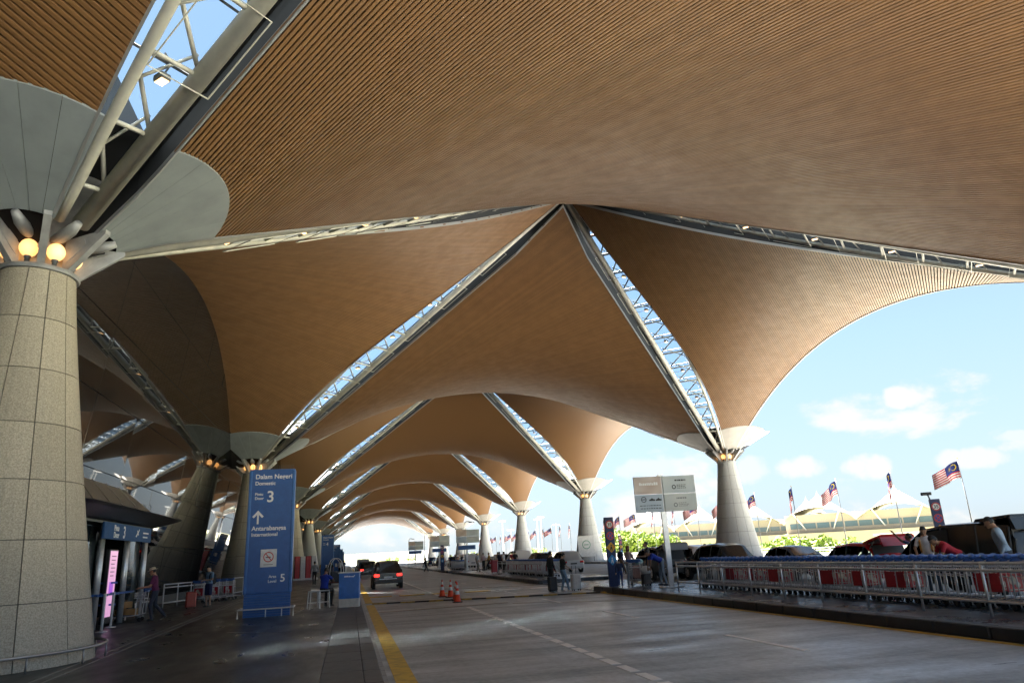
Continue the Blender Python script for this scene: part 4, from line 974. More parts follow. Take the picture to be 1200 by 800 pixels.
while y < 9.0:
    ad = k % 9 in (2, 3) or k in (15, 34, 52)
    trolley(20.0+rt_.uniform(-.03, .03), y, rt_.uniform(-.02, .02), 'chrome luggage trolley with red advert panel nested in the long row behind the steel rail' if ad else 'chrome luggage trolley with blue handle nested in the long row behind the steel rail', 'trolleys in the long row', ad); y += .29; k += 1
y = 28.6; k = 0
while y < 42:
    trolley(19.7+rt_.uniform(-.04, .04), y, rt_.uniform(-.03, .03), 'chrome luggage trolley nested in the middle row left of the couple' if k % 9 != 3 else 'chrome luggage trolley with red panel in the middle row left of the couple', 'trolleys in the middle row', k % 9 == 3); y += .33; k += 1
y = 68
for k in range(18): trolley(19.7, y+k*.4, 0, 'chrome luggage trolley nested in the farthest row on the island', 'trolleys in the far row')
# steel railing in front of the long row
def railing(label, pts, zs, npost, post_h, rad=.028, m=chrome_m, z=.2, group=None, vert=0):
    t = thing('steel_railing', label, 'railing', (pts[0][0], pts[0][1], z), 0, group)
    P = [Vector((p[0]-pts[0][0], p[1]-pts[0][1], 0)) for p in pts]
    for zz in zs: MB().tube([(p.x, p.y, zz) for p in P], rad, 8).build('rail', m, t, True)
    tot = sum((P[i+1]-P[i]).length for i in range(len(P)-1))
    def at(d):
        for i in range(len(P)-1):
            l = (P[i+1]-P[i]).length
            if d <= l+1e-6: return P[i]+(P[i+1]-P[i])*(d/l)
            d -= l
        return P[-1]
    pm_ = MB().tube([(0, 0, 0), (0, 0, post_h)], rad, 8).mesh('post', m, True)
    for k in range(npost): p = at(tot*k/(npost-1)); link('post', pm_, t, (p.x, p.y, 0))
    return t
railing('long steel guard rail in front of the near trolley row', [(18.75, -13.2), (18.75, 8.6)], (.95, .82, .26), 14, .98)
railing('steel guard rail in front of the middle trolley row', [(18.85, 28.2), (18.85, 42.5)], (.95, .80, .26), 9, .98)
railing('steel guard rail in front of the far trolley row', [(18.9, 67.5), (18.9, 76)], (.95, .80, .26), 6, .98)
railing('white tube barrier beside the man with the red suitcase', [(-1.3, 20.0), (.15, 24.5)], (1.0, .86, .2), 5, 1.0, .03, white_m)
railing('white tube barrier at the foot of the second left column', [(.5, 28.5), (1.4, 33.0)], (1.0, .2), 4, 1.0, .03, white_m)
railing('low steel floor rail along the glass wall behind the man in purple', [(-1.9, 14.5), (-1.5, 19.7)], (.35,), 5, .36, .025, chrome_m)
for k in range(5): trolley(-.05+k*.26, 22.6+k*.5, -.35, 'luggage trolley with red panel parked behind the man in light blue', 'trolleys behind the barrier', k % 2 == 0)

# ------------------------------------------------------------------ cones
cone_o, cone_w = pm('cone_orange', (.75, .07, .025), .5), pm('cone_white', (.78, .78, .76), .45)
cprof = lambda z: .145-.125*z/.75
CB = MB().rbox(-.19, .19, -.19, .19, 0, .035, .03).mesh('base', rub_m)
CC = MB().lathe([(.165, .034), (cprof(.06), .06), (cprof(.75), .75), (.012, .752)], 24).mesh('cone_body', cone_o, True)
CS = [MB().lathe([(cprof(a)+.003, a), (cprof(b)+.003, b)], 24).mesh('reflective_band', cone_w, True) for a, b in ((.30, .44), (.54, .66))]
for k, (x, y) in enumerate(((11.18, 17.7), (11.46, 16.9), (11.42, 14.9), (11.36, 14.2), (11.2, 13.0))):
    t = thing('traffic_cone', ['orange traffic cone farthest left of the group', 'orange traffic cone standing alone between the pair and the left one', 'orange traffic cone at the back of the tight group', 'orange traffic cone in the middle of the tight group', 'nearest orange traffic cone at the front of the group'][k], 'cone', (x, y, .006), k*.4, 'traffic cones by the speed hump')
    link('base', CB, t); b = link('cone_body', CC, t)
    for c in CS: link('reflective_band', c, b)

# ------------------------------------------------------------------ people
SK = [pm('skin_tan', (.40, .22, .13), .55), pm('skin_brown', (.22, .11, .065), .55), pm('skin_light', (.52, .33, .23), .55)]
HAIR = pm('hair_black', (.012, .010, .009), .55); HAIRB = pm('hair_brown', (.14, .05, .02), .5)
shoe_d, shoe_w = pm('shoe_dark', (.03, .03, .03), .6), pm('shoe_white', (.65, .65, .65), .6)
def cl(n, c): return mat('cloth_'+n, c, .85, c2=tuple(q*.72 for q in c), scale=9., bump=.15)
def person(label, x, y, rot, shirt, trouser, z=.2, h=1.72, skin=0, bend=0., legs=None, arms=None, hair='short', shoes=shoe_d, sleeve='short', shorts=False, seat=0., near=True, headpitch=0., vox=None, group=None, hat=None, build_=1.):
    sc = h/1.72
    t = thing('person', label, 'person', (x, y, z), rot, group); t.scale = (sc, sc, sc)
    skm = SK[skin]; mats = [skm, shirt, trouser, shoes]
    hipz = .95-seat; hip = Vector((0, 0, hipz))
    RB = Matrix.Rotation(-bend, 3, 'X')
    def U(p): return hip + RB @ (Vector(p)-Vector((0, 0, .95)))
    segs = []      # (p0,p1,r0,r1,matindex)
    mb = MB()
    def cap(p0, p1, r0, r1, m, n=12):
        p0, p1 = Vector(p0), Vector(p1); segs.append((p0, p1, r0, r1, m)); d = (p1-p0); L_ = d.length; d.normalize()
        pts, rs = [], []
        for a in (-.98, -.7, -.35, 0): pts.append(p0+d*r0*a); rs.append(r0*sqrt(max(.02, 1-a*a)))
        for a in (0, .35, .7, .98): pts.append(p1+d*r1*a); rs.append(r1*sqrt(max(.02, 1-a*a)))
        mb.tube(pts, rs, n)
    def loft(rings, m):   # (z, rx, ry, yoff) in upper body frame
        vs, fsl = [], []; n = 20
        for zz, rx, ry, yo in rings:
            for k in range(n): a = 2*pi*k/n; vs.append(U((rx*build_*cos(a), yo+ry*build_*sin(a), zz)))
        for i in range(len(rings)-1):
            for k in range(n): fsl.append((i*n+k, i*n+(k+1) % n, (i+1)*n+(k+1) % n, (i+1)*n+k))
        fsl += [tuple(range(n-1, -1, -1)), tuple(range((len(rings)-1)*n, len(rings)*n))]; mb.add(vs, fsl)
    loft([(.86, .13, .09, 0), (.90, .162, .112, -.01), (.98, .168, .118, -.012), (1.08, .148, .105, .0), (1.18, .152, .11, .005), (1.28, .172, .118, .005), (1.36, .178, .112, 0), (1.42, .155, .092, -.01), (1.46, .09, .07, -.012), (1.49, .055, .055, -.01)], 1)
    segs.append((U((-.08, 0, 1.03)), U((.08, 0, 1.03)), .11, .11, 1)); segs.append((U((-.08, 0, 1.2)), U((.08, 0, 1.2)), .11, .11, 1)); segs.append((U((-.1, 0, 1.36)), U((.1, 0, 1.36)), .1, .1, 1)); segs.append((U((-.08, 0, .90)), U((.08, 0, .90)), .115, .115, 2))
    cap(U((0, -.01, 1.44)), U((0, .008, 1.55)), .052, .05, 0)
    RH = Matrix.Rotation(-bend-headpitch, 3, 'X'); hc = U((0, .012, 1.50)) + RH @ Vector((0, .015, .115))
    def Hd(p): return hc + RH @ Vector(p)
    s = MB().sphere((0, 0, 0), 1, 20, 14); s.v = [tuple(Hd((v[0]*.076*(1-.16*max(0, -v[2])), v[1]*.094+(.012 if v[2] < -.3 else 0), v[2]*.117))) for v in s.v]; mb.add(s.v, s.f)
    segs.append((Hd((0, 0, -.03)), Hd((0, 0, .03)), .09, .09, 0))
    cap(Hd((0, .090, .012)), Hd((0, .112, -.022)), .010, .016, 0, 8)
    for sx in (-1, 1): cap(Hd((sx*.076, -.005, .015)), Hd((sx*.078, -.008, -.02)), .014, .010, 0, 8)
    cap(Hd((0, .07, -.088)), Hd((0, .078, -.085)), .03, .026, 0, 8)
    legs = legs or [((-.10, .01, .50), (-.105, -.02, .085), .12), ((.10, .01, .50), (.105, -.02, .085), .12)]
    for i, (kn, an, toe) in enumerate(legs):
        sx = -1 if i == 0 else 1; hp = hip + Vector((sx*.085, 0, -.05)); kn, an = Vector(kn), Vector(an)
        cap(hp, kn, .092*build_, .062, 2); 
        if shorts:
            mid = kn+(hp-kn)*.12; segs.append((kn, an, .058, .04, 0)); segs[-2] = (hp, mid, .1, .075, 2); cap(hp, mid, .1, .085, 2); cap(kn, an, .056, .038, 0)
        else: cap(kn, an, .066, .05, 2)
        fd = Vector((sx*.12, 1, 0)).normalized()
        if isinstance(toe, tuple): tp = Vector(toe)
        else: tp = Vector((an.x, an.y, max(.035, an.z-.05)))+fd*toe
        cap(Vector((an.x, an.y-.03, max(.042, an.z-.042))), Vector((tp.x, tp.y, tp.z)), .042, .034, 3)
    arms = arms or [((-.25, -.02, 1.14), (-.26, .08, .90)), ((.25, -.02, 1.14), (.26, .08, .90))]
    for i, (el, ha) in enumerate(arms):
        sx = -1 if i == 0 else 1; sh = U((sx*.165*build_, -.005, 1.395)); el, ha = Vector(el), Vector(ha)
        ms = 1
        mid = sh+(el-sh)*(.68 if sleeve == 'short' else 1.)
        cap(sh, mid, .062, .052, 1); 
        if sleeve == 'short': cap(mid, el, .044, .040, 0); cap(el, ha, .040, .028, 0)
        else: cap(mid, el, .052, .045, 1); cap(el, ha, .044, .034, 1)
        d = (ha-el).normalized(); side = d.cross(Vector((0, 0, 1)));
        if side.length < .1: side = Vector((1, 0, 0))
        side.normalize(); up_ = side.cross(d)
        pc = ha+d*.045; cap(ha+d*.01, pc+d*.02, .030, .034, 0, 10); cap(pc+side*.022, pc-side*.022+d*.012, .022, .022, 0, 8)
        if near:
            for k in range(4):
                b = pc+d*.035+side*(.028-.0185*k); L_ = (.062, .072, .068, .052)[k]
                m1 = b+d*L_*.55-up_*.006; cap(b, m1, .0098, .009, 0, 7); cap(m1, m1+d*L_*.35-up_*.022, .009, .0082, 0, 7)
            tb = pc+side*.034*(-sx if sx > 0 else 1)-d*.01; cap(tb, tb+side*(.02*(-sx if sx > 0 else 1))+d*.045-up_*.012, .0115, .0095, 0, 7)
    raw = mb.mesh('raw', skm); o = bpy.data.objects.new('raw', raw)
    rm = o.modifiers.new('r', 'REMESH'); rm.mode = 'VOXEL'; rm.voxel_size = vox or (.0105 if near else .02); rm.use_smooth_shade = True
    sm = o.modifiers.new('s', 'SMOOTH'); sm.factor = .5; sm.iterations = 3 if near else 2
    me = bake(o); bpy.data.objects.remove(o)
    me.name = 'body'; me.materials.clear()
    for m in mats: me.materials.append(m)
    C = np.empty(len(me.polygons)*3); me.polygons.foreach_get('center', C); C = C.reshape(-1, 3); best = np.full(len(C), 9.); idx = np.ones(len(C), dtype=np.int32)
    for a, b, r0, r1, m in segs:
        a_, ab = np.array(a), np.array(b)-np.array(a); u = np.clip((C-a_) @ ab/max(1e-9, ab @ ab), 0, 1)
        dd = np.linalg.norm(C-a_-u[:, None]*ab, axis=1)-(r0+(r1-r0)*u); k_ = dd < best; best[k_] = dd[k_]; idx[k_] = m
    me.polygons.foreach_set('material_index', idx); me.shade_smooth()
    link('body', me, t)
    if near:
        e = MB()
        for sx in (-1, 1):
            q = MB().sphere((0, 0, 0), .010, 8, 6, sy=.6); q.v = [tuple(Hd((v[0]+sx*.030, v[1]+.089, v[2]+.012))) for v in q.v]; q.build('eye', blk_m, t)
        q = MB().sphere((0, 0, 0), .02, 8, 6, sy=.3, sz=.25); q.v = [tuple(Hd((v[0], v[1]+.096, v[2]-.052))) for v in q.v]; q.build('mouth', pm('lips', (.30, .10, .08), .5), t)
    if hair:
        hm_ = HAIRB if hair == 'long' else HAIR
        q = MB().sphere((0, 0, 0), 1, 20, 14); vs = []
        for v in q.v:
            a, b, c = v; k = 1.07 + .02*sin(9*a+5*c)
            pt = [a*.078*k*1.02, b*.094*k-.006, c*.117*k+.006]
            if b > .25 and c < .42: pt = [pt[0]*.86, pt[1]*.80, pt[2]]
            if c < -.35 and hair != 'long': pt = [pt[0]*.8, pt[1]*.8-.002, -.045]
            if hair == 'long' and c < -.2 and b < .3: pt = [pt[0]*1.12, pt[1]*.9-.02, pt[2]*2.3]
            vs.append(tuple(Hd(pt)))
        MB().add(vs, q.f).build('hair', hm_, t, True)
    if hat:
        q = MB().lathe([(.155, .045), (.150, .055), (.10, .06), (.096, .10), (.075, .135), (0, .145)], 20); q.v = [tuple(Hd((v[0], v[1]*1.1, v[2]))) for v in q.v]; q.build('hat', hat, t, True)
    return t
walk = [((-.09, .14, .52), (-.10, -.12, .14), (-.10, .02, .05)), ((.10, .18, .52), (.10, .30, .085), .12)]
stride = [((-.09, .10, .50), (-.10, .02, .085), .12), ((.09, -.02, .52), (.10, -.34, .16), (.11, -.24, .05))]
push = [((-.24, .12, 1.12), (-.22, .42, 1.08)), ((.24, .12, 1.12), (.22, .42, 1.08))]
purple, ltblue, navy, roy, blackc, jean, greyc, whitec, redc, yellc, brown, pink = cl('purple', (.13, .018, .075)), cl('light_blue', (.26, .40, .55)), cl('navy', (.02, .03, .075)), cl('royal', (.015, .05, .42)), cl('black', (.018, .018, .02)), cl('jean', (.20, .32, .46)), cl('grey', (.30, .31, .32)), cl('white', (.68, .68, .68)), cl('red', (.48, .025, .05)), cl('yellow', (.62, .42, .06)), cl('brown', (.16, .09, .04)), cl('pink', (.55, .40, .38))
darkjean = cl('dark_jean', (.035, .045, .065)); chino = cl('chino', (.30, .26, .20))
person('person in purple shirt and cream hat pushing a loaded trolley beside the nearest column', .45, 11.0, 1.62, purple, darkjean, skin=0, legs=stride, arms=push, hat=pm('hat_cream', (.55, .46, .32), .8), bend=.12, headpitch=.15)
person('person in light blue shirt and navy shorts standing with a red suitcase', .95, 18.1, 2.5, ltblue, cl('navy_shorts', (.02, .03, .10)), shorts=True, arms=[((-.24, .06, 1.14), (-.06, .26, 1.12)), ((.25, .0, 1.14), (.12, .26, 1.10))], skin=2, headpitch=.35)
person('person in royal blue shirt seated on a stool at the blue counter', 6.05, 12.0, -.55, roy, blackc, seat=.30, legs=[((-.12, .36, .60), (-.12, .30, .10), .12), ((.12, .36, .60), (.12, .30, .10), .12)], arms=[((-.24, .20, .98), (-.12, .42, .92)), ((.24, .20, .98), (.12, .42, .92))], skin=1, bend=.12, headpitch=.3)
person('person in pale grey top and dark trousers walking on the left pavement', 4.4, 41.6, .2, greyc, blackc, near=False, legs=walk, sleeve='long')
person('person in a yellow shirt farther along the left pavement', 4.55, 53.5, .1, yellc, greyc, near=False, legs=walk)
person('person all in black standing before the second blue direction sign', 5.45, 47.2+1.2-3, .2, blackc, blackc, near=False)
person('person in black jacket standing behind the woman in jeans at the kerb', 16.15, 16.6, -1.3, blackc, blackc, z=0., skin=0, sleeve='long', h=1.76)
person('person in black tee and light jeans with a white suitcase at the kerb', 16.5, 15.8, -1.45, blackc, jean, z=0., h=1.66, legs=[((-.09, .05, .5), (-.10, -.06, .085), .12), ((.09, .14, .51), (.10, .20, .085), .12)], arms=[((-.23, .08, 1.14), (-.2, .30, 1.0)), ((.23, .08, 1.14), (.2, .30, 1.0))], shoes=shoe_w, skin=2, headpitch=.3)
person('person with long hair in a pale pink top beside the blue road sign post', 18.75, 13.3, -1.1, pink, cl('pale_jean', (.42, .48, .54)), h=1.62, hair='long', skin=2, shoes=shoe_w, arms=push, sleeve='short')
person('child in navy top and jeans walking in front of the trolley by the sign post', 17.95, 12.35, -.3, navy, cl('mid_jean', (.03, .07, .22)), h=1.12, legs=walk, sleeve='long', shoes=shoe_w, skin=2)
person('person in black tee and dark jeans standing behind the family trolley', 19.9, 13.9, 1.2, blackc, darkjean, h=1.76, skin=2, arms=[((-.25, .1, 1.12), (-.15, .36, 1.12)), ((.25, .0, 1.14), (.26, .1, .92))], hair='short')
person('person in royal blue shirt bending over a bag beside the sign board post', 19.55, 11.7, 1.45, roy, cl('grey_jean', (.22, .27, .33)), bend=1.05, headpitch=-.35, legs=[((-.10, .0, .50), (-.105, -.10, .085), .12), ((.10, .06, .50), (.105, .04, .085), .12)], arms=[((-.18, .50, .98), (-.12, .52, .72)), ((.18, .50, .98), (.12, .54, .72))], skin=1, h=1.74)
person('person in white tee with orange straps at the open side door of the van', 21.9, -.1, 2.3, whitec, darkjean, z=.2, skin=0, headpitch=.4, h=1.72, arms=[((-.27, .08, 1.16), (-.24, .28, .98)), ((.27, .08, 1.16), (.22, .28, .98))])
person('person in red shirt bending down beside the black van', 22.0, -1.0, 1.2, redc, blackc, bend=.95, headpitch=-.25, skin=0, arms=[((-.18, .46, 1.0), (-.14, .5, .76)), ((.18, .46, 1.0), (.14, .5, .76))], h=1.75)
person('person in light blue shirt behind the trolleys at the right edge', 21.9, -2.45, .75, cl('shirt_sky', (.36, .48, .60)), darkjean, skin=0, sleeve='long', h=1.86, bend=.18, headpitch=.25)
person('person in navy shirt reaching up to the raised red tailgate', 25.2, 4.2, .7, cl('shirt_navy', (.03, .05, .11)), blackc, z=0., skin=1, arms=[((-.30, .22, 1.52), (-.30, .40, 1.76)), ((.25, -.02, 1.14), (.26, .08, .9))], h=1.74)
person('person in navy jacket and brown trousers wheeling a dark suitcase by the silver car', 25.3, 31.4, -1.3, navy, brown, z=0., legs=walk, sleeve='long', h=1.76, vox=.014)
person('person in blue denim jacket beside the one in brown trousers', 26.1, 31.8, -1.2, cl('denim', (.10, .17, .28)), blackc, z=0., sleeve='long', near=False)
person('person in black walking across the far road', 16.3, 75.4, -1., blackc, darkjean, z=0., legs=walk, near=False, sleeve='long', shoes=shoe_w)
person('person in red standing left of the stone column behind the trolleys', 25.2, 18.6, .5, redc, blackc, z=0., near=False)
person('person in grey standing left of the stone column behind the trolleys', 25.7, 18.3, .8, greyc, blackc, z=0., near=False)
pr = random.Random(9)
shirts = [('white', whitec), ('black', blackc), ('red', redc), ('navy', navy), ('royal blue', roy), ('grey', greyc), ('pink', pink), ('yellow', yellc)]
used_lab = set()
for k in range(16):
    n, c = shirts[k % 8]; x = pr.uniform(18.6, 21.8); y = [46, 47.5, 49, 50.5, 52, 54, 56, 58, 79, 82, 85, 88, 91, 95, 99, 103][k]+pr.uniform(-.5, .5)
    person('person in %s top among the %s luggage crowd on the island' % (n, 'nearer' if k < 8 else 'farther'), x, y, pr.uniform(-3, 3), c, (blackc, darkjean, chino)[k % 3], near=False, vox=.026, legs=walk if k % 2 else None, group='crowd on the island')
for k in range(4): person('person in %s beside the queueing cars on the left pavement' % ('white', 'black', 'grey', 'blue')[k], 6.0+.3*(k % 2), 66+k*7, pr.uniform(-1, 1), (whitec, blackc, greyc, roy)[k], blackc, near=False, vox=.026)

# ------------------------------------------------------------------ luggage
def suitcase(label, x, y, rot, m, z=.2, h=.62, wd=.42, d=.26, handle=.42, group=None):
    t = thing('suitcase', label, 'suitcase', (x, y, z), rot, group)
    MB().rbox(-wd/2, wd/2, -d/2, d/2, .06, .06+h, .05).build('shell', m, t)
    for k in range(4): MB().box(-wd/2+.06+k*(wd-.12)/3-.008, -wd/2+.06+k*(wd-.12)/3+.008, -d/2-.006, d/2+.006, .11, h).build('rib', m, t)
    hd = MB(); hd.tube([(-.11, d/2-.03, h+.04), (-.11, d/2-.03, h+handle), (.11, d/2-.03, h+handle), (.11, d/2-.03, h+.04)], .012, 6); hd.build('pull_handle', blk_m if handle < .45 else chrome_m, t)
    for sx in (-1, 1):
        for sy in (-1, 1):
            w_ = MB().lathe([(0, -.012), (.032, -.012), (.032, .012), (0, .012)], 12); w_.v = [(sx*(wd/2-.06)+v[2], sy*(d/2-.05)+v[0], .032+v[1]) for v in w_.v]; w_.build('wheel', rub_m, t)
    return t
redcase = pm('case_red', (.50, .075, .04), .35)
suitcase('red ribbed suitcase beside the person in light blue', .35, 17.6, .3, redcase)
suitcase('white ribbed suitcase held by the person in jeans at the kerb', 17.05, 15.7, .3, pm('case_white', (.66, .65, .62), .4), z=0., h=.66, wd=.46)
suitcase('dark grey suitcase on the kerb side of the couple', 16.0, 15.9, .2, pm('case_dark', (.04, .04, .045), .45), z=0., h=.6)
suitcase('tall dark suitcase beside the person in brown trousers', 26.0, 31.0, .2, pm('case_slate', (.06, .08, .10), .45), z=0., h=.8, wd=.5)
suitcase('dark case wrapped in pale film being handled by the bending person', 19.0, 12.15, .4, pm('case_brown', (.06, .045, .04), .5), h=.42, wd=.40)
suitcase('red tall suitcase in the luggage crowd on the island', 19.2, 45.6, .2, pm('case_crimson', (.42, .02, .03), .4), h=1.0, wd=.6)
t = trolley(19.1, 13.0, -.9, 'loaded luggage trolley between the long haired person and the one in black', 'trolleys in use')
suitcase('pink cabin case standing on the family trolley', 19.0, 12.95, -.9, pm('case_pink', (.60, .42, .40), .4), z=.42, h=.5, handle=.2)
o = MB().sphere((0, 0, 0), .2, 12, 8, sy=.7, sz=.6).build('shopping_bag', pm('bag_teal', (.25, .50, .50), .6), None, True, (19.05, 12.9, 1.16)); tag(o, 'teal bag lying on top of the family trolley', 'bag')
o = MB().sphere((0, 0, 0), .24, 14, 9, sy=.8, sz=.75).build('plastic_bundle', pm('film_white', (.62, .64, .65), .35), None, True, (19.05, 12.2, .82)); tag(o, 'white plastic wrapped bundle on the dark case', 'bag')
trolley(-.35, 11.35, 1.62, 'luggage trolley loaded with brown boxes pushed by the person in purple', 'trolleys in use')
cardb = pm('cardboard', (.42, .24, .10), .8)
for k, (dx, dy, zz, r, a, b, c) in enumerate(((-.15, .05, .42, .3, .34, .26, .22), (.25, -.05, .42, -.2, .30, .26, .20), (.05, .02, .65, .5, .30, .24, .2))):
    bx = thing('cardboard_box', ['brown cardboard box at the front of the loaded trolley', 'brown cardboard box next to the pusher on the loaded trolley', 'brown cardboard box tilted on top of the loaded trolley'][k], 'box', (-.55+dx, 11.35+dy, zz), r, 'boxes on the trolley')
    MB().box(-a/2, a/2, -b/2, b/2, 0, c).build('carton', cardb, bx); MB().box(-a/2-.002, a/2+.002, -.025, .025, -.002+.004, c+.002).build('tape', pm('tape', (.55, .42, .25), .3), bx)
bx = MB().rbox(-.2, .2, -.14, .14, 0, .34, .08).build('travel_bag', pm('bag_black', (.02, .02, .022), .7), None, False, (-.75, 11.3, .62)); tag(bx, 'black travel bag on the trolley loaded with boxes', 'bag')
def backpack(label, x, y, z, rot, m):
    t = thing('backpack', label, 'bag', (x, y, z), rot); MB().rbox(-.16, .16, -.10, .08, 0, .46, .06).build('pack', m, t); MB().rbox(-.12, .12, -.15, -.09, .05, .26, .03).build('pocket', m, t)
    for sx in (-1, 1): MB().tube([(sx*.10, .06, .44), (sx*.12, .16, .50), (sx*.13, .27, .42), (sx*.13, .28, .2), (sx*.12, .10, .05)], .022, 6).build('strap', m, t)
backpack('dark backpack worn by the person in light blue', .95+.16*sin(2.5), 18.1-.16*cos(2.5), 1.12, 2.5, pm('pack_dark', (.02, .022, .03), .7))
backpack('orange strapped backpack on the person in white', 21.9+.17*sin(2.3), -.1-.17*cos(2.3), 1.12, 2.3, pm('pack_orange', (.50, .24, .05), .7))

# ------------------------------------------------------------------ blue counter and stool
t = thing('service_counter', 'blue fronted service counter with pale base on the left pavement', 'counter', (6.98, 11.25, .2), -.12)
MB().rbox(-.36, .36, -.22, .22, 0, .30, .01).build('base', pm('counter_base', (.60, .57, .50), .6), t)
cb = MB().rbox(-.36, .36, -.225, .225, .302, 1.18, .01).build('front_panel', pm('counter_blue', (.035, .16, .50), .4), t)
MB().rbox(-.40, .40, -.26, .28, 1.182, 1.22, .015).build('top', white_m, t)
lg = MB(); rl_ = random.Random(5); px = -.17
while px < .10: wl = rl_.uniform(.02, .045); lg.box(px, px+wl, -.231, -.227, 1.045, 1.045+rl_.uniform(.025, .05)); px += wl+.008
lg.prism([(.11, 1.04), (.17, 1.04), (.22, 1.11), (.20, 1.11)], 'y', -.231, -.227); tag(lg.build('logo', lab_m, cb), kind='stuff')
def stool(label, x, y, rot):
    t = thing('metal_stool', label, 'stool', (x, y, .2), rot, 'stools at the counter'); MB().rbox(-.19, .19, -.19, .19, .58, .62, .03).build('seat', panelw_m, t)
    for sx in (-1, 1):
        for sy in (-1, 1): MB().tube([(sx*.16, sy*.16, .58), (sx*.19, sy*.19, 0)], .014, 6).build('leg', chrome_m, t)
    MB().tube([(-.18, -.18, .2), (.18, -.18, .2), (.18, .18, .2), (-.18, .18, .2), (-.18, -.18, .2)], .01, 5).build('foot_rail', chrome_m, t)
stool('metal stool under the person in royal blue', 6.05, 12.0, .2); stool('empty metal stool left of the seated person', 5.7, 11.75, .3)
# hooped porter cart farther along the pavement
t = thing('porter_cart', 'hooped luggage cart of bright steel behind the blue counter', 'cart', (6.0, 38.5, .2), .3)
for sy in (-.3, .3): MB().tube([(-.5, sy, .15)]+[(-.5*cos(pi*k/12), sy, .9+.95*sin(pi*k/12)) for k in range(13)]+[(.5, sy, .15)], .025, 6).build('hoop', chrome_m, t, True)
MB().rbox(-.58, .58, -.36, .36, .14, .22, .03).build('deck', pm('cart_deck', (.10, .03, .03), .8), t); MB().rbox(-.4, .3, -.3, .3, .22, .95, .05).build('load', pm('load_dark', (.05, .05, .06), .7), t)
for sx in (-.45, .45):
    for sy in (-.3, .3): w_ = MB().lathe([(0, -.02), (.07, -.02), (.07, .02), (0, .02)], 12); w_.v = [(sx+v[0], sy+v[2], .07+v[1]) for v in w_.v]; w_.build('wheel', rub_m, t)
# red and white display at the foot of the third left column
t = thing('display_stand', 'red and white promotional display at the foot of a far left column', 'display', (2.6, 60, .2), .3)
for k in range(4):
    MB().rbox(-1.0+k*.55, -.5+k*.55, -.15, .15, .2, 2.3, .04).build('panel', red_m if k % 2 == 0 else panelw_m, t)
MB().rbox(-1.2, 1.3, -.4, .4, 0, .2, .04).build('plinth', white_m, t)

# ------------------------------------------------------------------ entrance lobby with door sign 3
t = thing('entrance_lobby', 'projecting entrance lobby with taupe roof and blue door 3 sign', 'entrance', (0, 0, .2))
taupe = mat('taupe_metal', (.20, .175, .15), .45, .2, c2=(.16, .14, .12), scale=.8); lob = pm('lobby_dark', (.035, .036, .04), .4)
def plan(x0, x1, y0, y1, n=10):     # rounded outer corners towards +x
    r = min(1.1, (y1-y0)/3); P = [(x0, y0)]
    P += [(x1-r+r*sin(pi/2*k/n), y0+r-r*cos(pi/2*k/n)) for k in range(n+1)]; P += [(x1-r+r*cos(pi/2*k/n), y1-r+r*sin(pi/2*k/n)) for k in range(n+1)]; P += [(x0, y1)]
    return P
def slab(levels, name, m, par=t):
    mb = MB(); n = len(levels[0][0]); vs = []
    for P, z in levels: vs += [(p[0], p[1], z) for p in P]
    fsl = [tuple(range(n-1, -1, -1)), tuple(range((len(levels)-1)*n, len(levels)*n))]
    for i in range(len(levels)-1):
        for k in range(n): fsl.append((i*n+k, i*n+(k+1) % n, (i+1)*n+(k+1) % n, (i+1)*n+k))
    return mb.add(vs, fsl).build(name, m, par)
slab([(plan(-2.6, -.25, 4.0, 14.3), 3.20), (plan(-2.6, .35, 3.4, 15.1), 3.42), (plan(-2.6, .45, 3.3, 15.25), 3.48), (plan(-2.6, .35, 3.4, 15.1), 3.53)], 'eave', lob)
rf = slab([(plan(-2.6, -.15, 3.9, 14.0), 3.53), (plan(-2.5, -.9, 5.0, 12.2), 4.42), (plan(-2.4, -1.2, 5.6, 11.8), 4.52)], 'roof', taupe)
for yy in (6, 7.6, 9.2, 10.8): MB().tube([(-.16, yy, 3.56), (-.88, yy*.86+1.1, 4.45)], .014, 5).build('roof_seam', taupe, rf)
ds = MB().rbox(-.32, -.24, 7.3, 12.6, 2.62, 3.12, .02).build('door_sign', pm('door_sign_blue', (.03, .10, .26), .8), t)
rz = (pi/2, 0, pi/2)
text('Pintu', .24, lab_m, ds, (-.235, 8.2, 2.89), rz, bold=.008); text('Door', .24, lab_m, ds, (-.235, 8.2, 2.68), rz, bold=.008); text('3', .52, lab_m, ds, (-.235, 9.15, 2.69), rz, bold=.012)
pl = MB(); pl.v = []; pl.prism([(10.6, 2.78), (10.7, 2.76), (11.02, 3.0), (10.98, 3.04)], 'x', -.238, -.232); pl.prism([(10.72, 2.98), (10.76, 2.99), (10.96, 2.86), (10.90, 2.82)], 'x', -.239, -.233); pl.build('plane_symbol', lab_m, ds)
MB().box(-.237, -.233, 11.5, 12.2, 2.90, 2.95).build('caption', lab_m, ds); MB().box(-.237, -.233, 11.5, 12.1, 2.76, 2.81).build('caption', lab_m, ds)
for yy in (4.6, 8.4, 11.1, 13.4): MB().tube([(-.62, yy, 0), (-.62, yy, 3.2)], .10, 14).build('pillar', chrome_m, t, True)
lg_m = mat('lobby_glass', (.03, .04, .04), .05, ior=1.6)
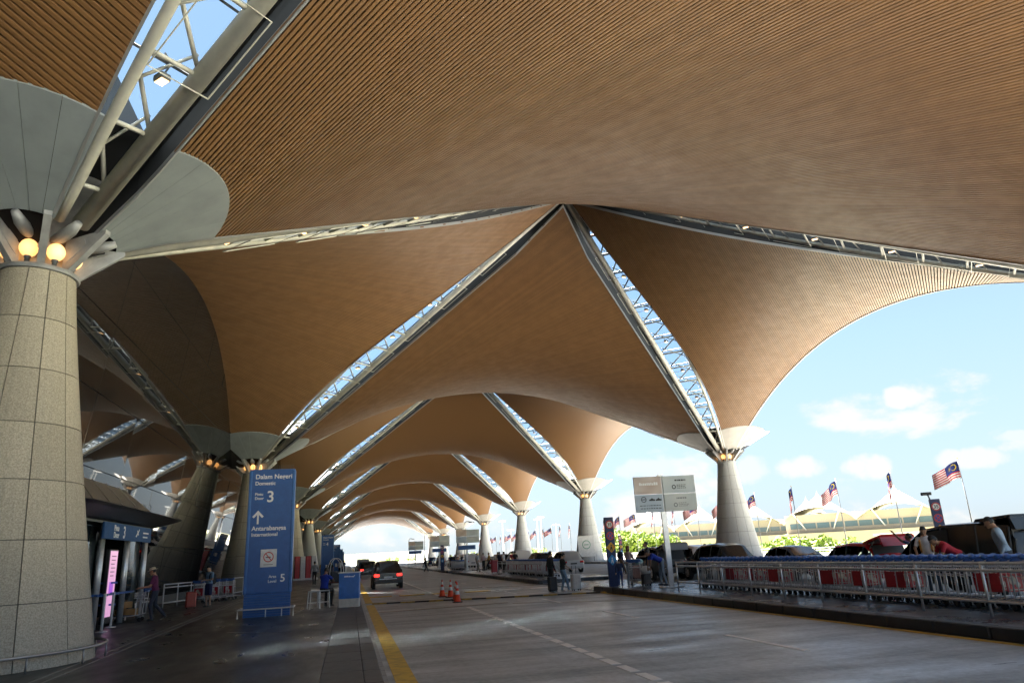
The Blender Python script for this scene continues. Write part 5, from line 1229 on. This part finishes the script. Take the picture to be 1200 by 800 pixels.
for y0, y1 in ((4.75, 8.25), (11.25, 13.25)): MB().rbox(-.78, -.74, y0, y1, .12, 3.05, .01).build('glass_panel', lg_m, t)
MB().box(-2.4, -.9, 13.35, 13.4, .1, 3.1).build('glass_panel', lg_m, t)
MB().box(-2.3, -2.2, 8.4, 11.2, 0, 3.1).build('inner_door', blk_m, t)
for yy in (8.5, 9.8, 11.1): MB().box(-2.19, -2.12, yy-.04, yy+.04, 0, 3.0).build('door_frame', chrome_m, t)
MB().box(-2.12, -.5, 3.9, 13.4, 3.12, 3.19).build('soffit', lob, t)
sc_ = thing('advert_screen', 'lit pink advert screen standing inside the entrance lobby', 'screen', (-.55, 9.35, .2), 0)
MB().rbox(-.06, .06, -.42, .42, .1, 2.35, .02).build('cabinet', blk_m, sc_)
MB().box(.061, .066, -.38, .38, .3, 2.3).build('display', mat('screen_pink', (.75, .45, .62), .3, emit=(.90, .45, .75), es=.03), sc_)
MB().box(.068, .07, -.2, .18, .95, 1.35).build('picture', mat('screen_violet', (.3, .1, .5), .3, emit=(.35, .08, .6), es=.04), sc_)
for k in range(6): MB().box(.068, .07, -.24+.03*(k % 2), .22-.05*(k % 3), 2.12-k*.12, 2.15-k*.12).build('caption', mat('screen_ink', (.2, .05, .15), .4), sc_)
# belt barrier posts with blue belts
for k, (x, y) in enumerate(((-.28, 9.0), (.0, 7.2))):
    b = thing('belt_barrier', ['white belt barrier post with blue belts beside the loaded trolley', 'belt barrier post hidden mostly by the nearest column'][k], 'barrier', (x, y, .2), 0, 'belt barriers')
    MB().tube([(0, 0, 0), (0, 0, 1.05)], .04, 10).build('post', white_m, b, True); MB().lathe([(0, .0), (.16, 0), (.16, .02), (.05, .04)], 16).build('foot', white_m, b)
    for zz in (1.0, .66, 1.32) if k == 0 else (1.0,): MB().box(-.55, -.02, .3, .34, zz-.03, zz+.03).build('belt', bluep_m, b)
    if k == 0: MB().box(-.02, .02, -1.6, 2.2, .96, 1.02).build('belt', bluep_m, b)
bpy.data.scenes.remove(TMP)
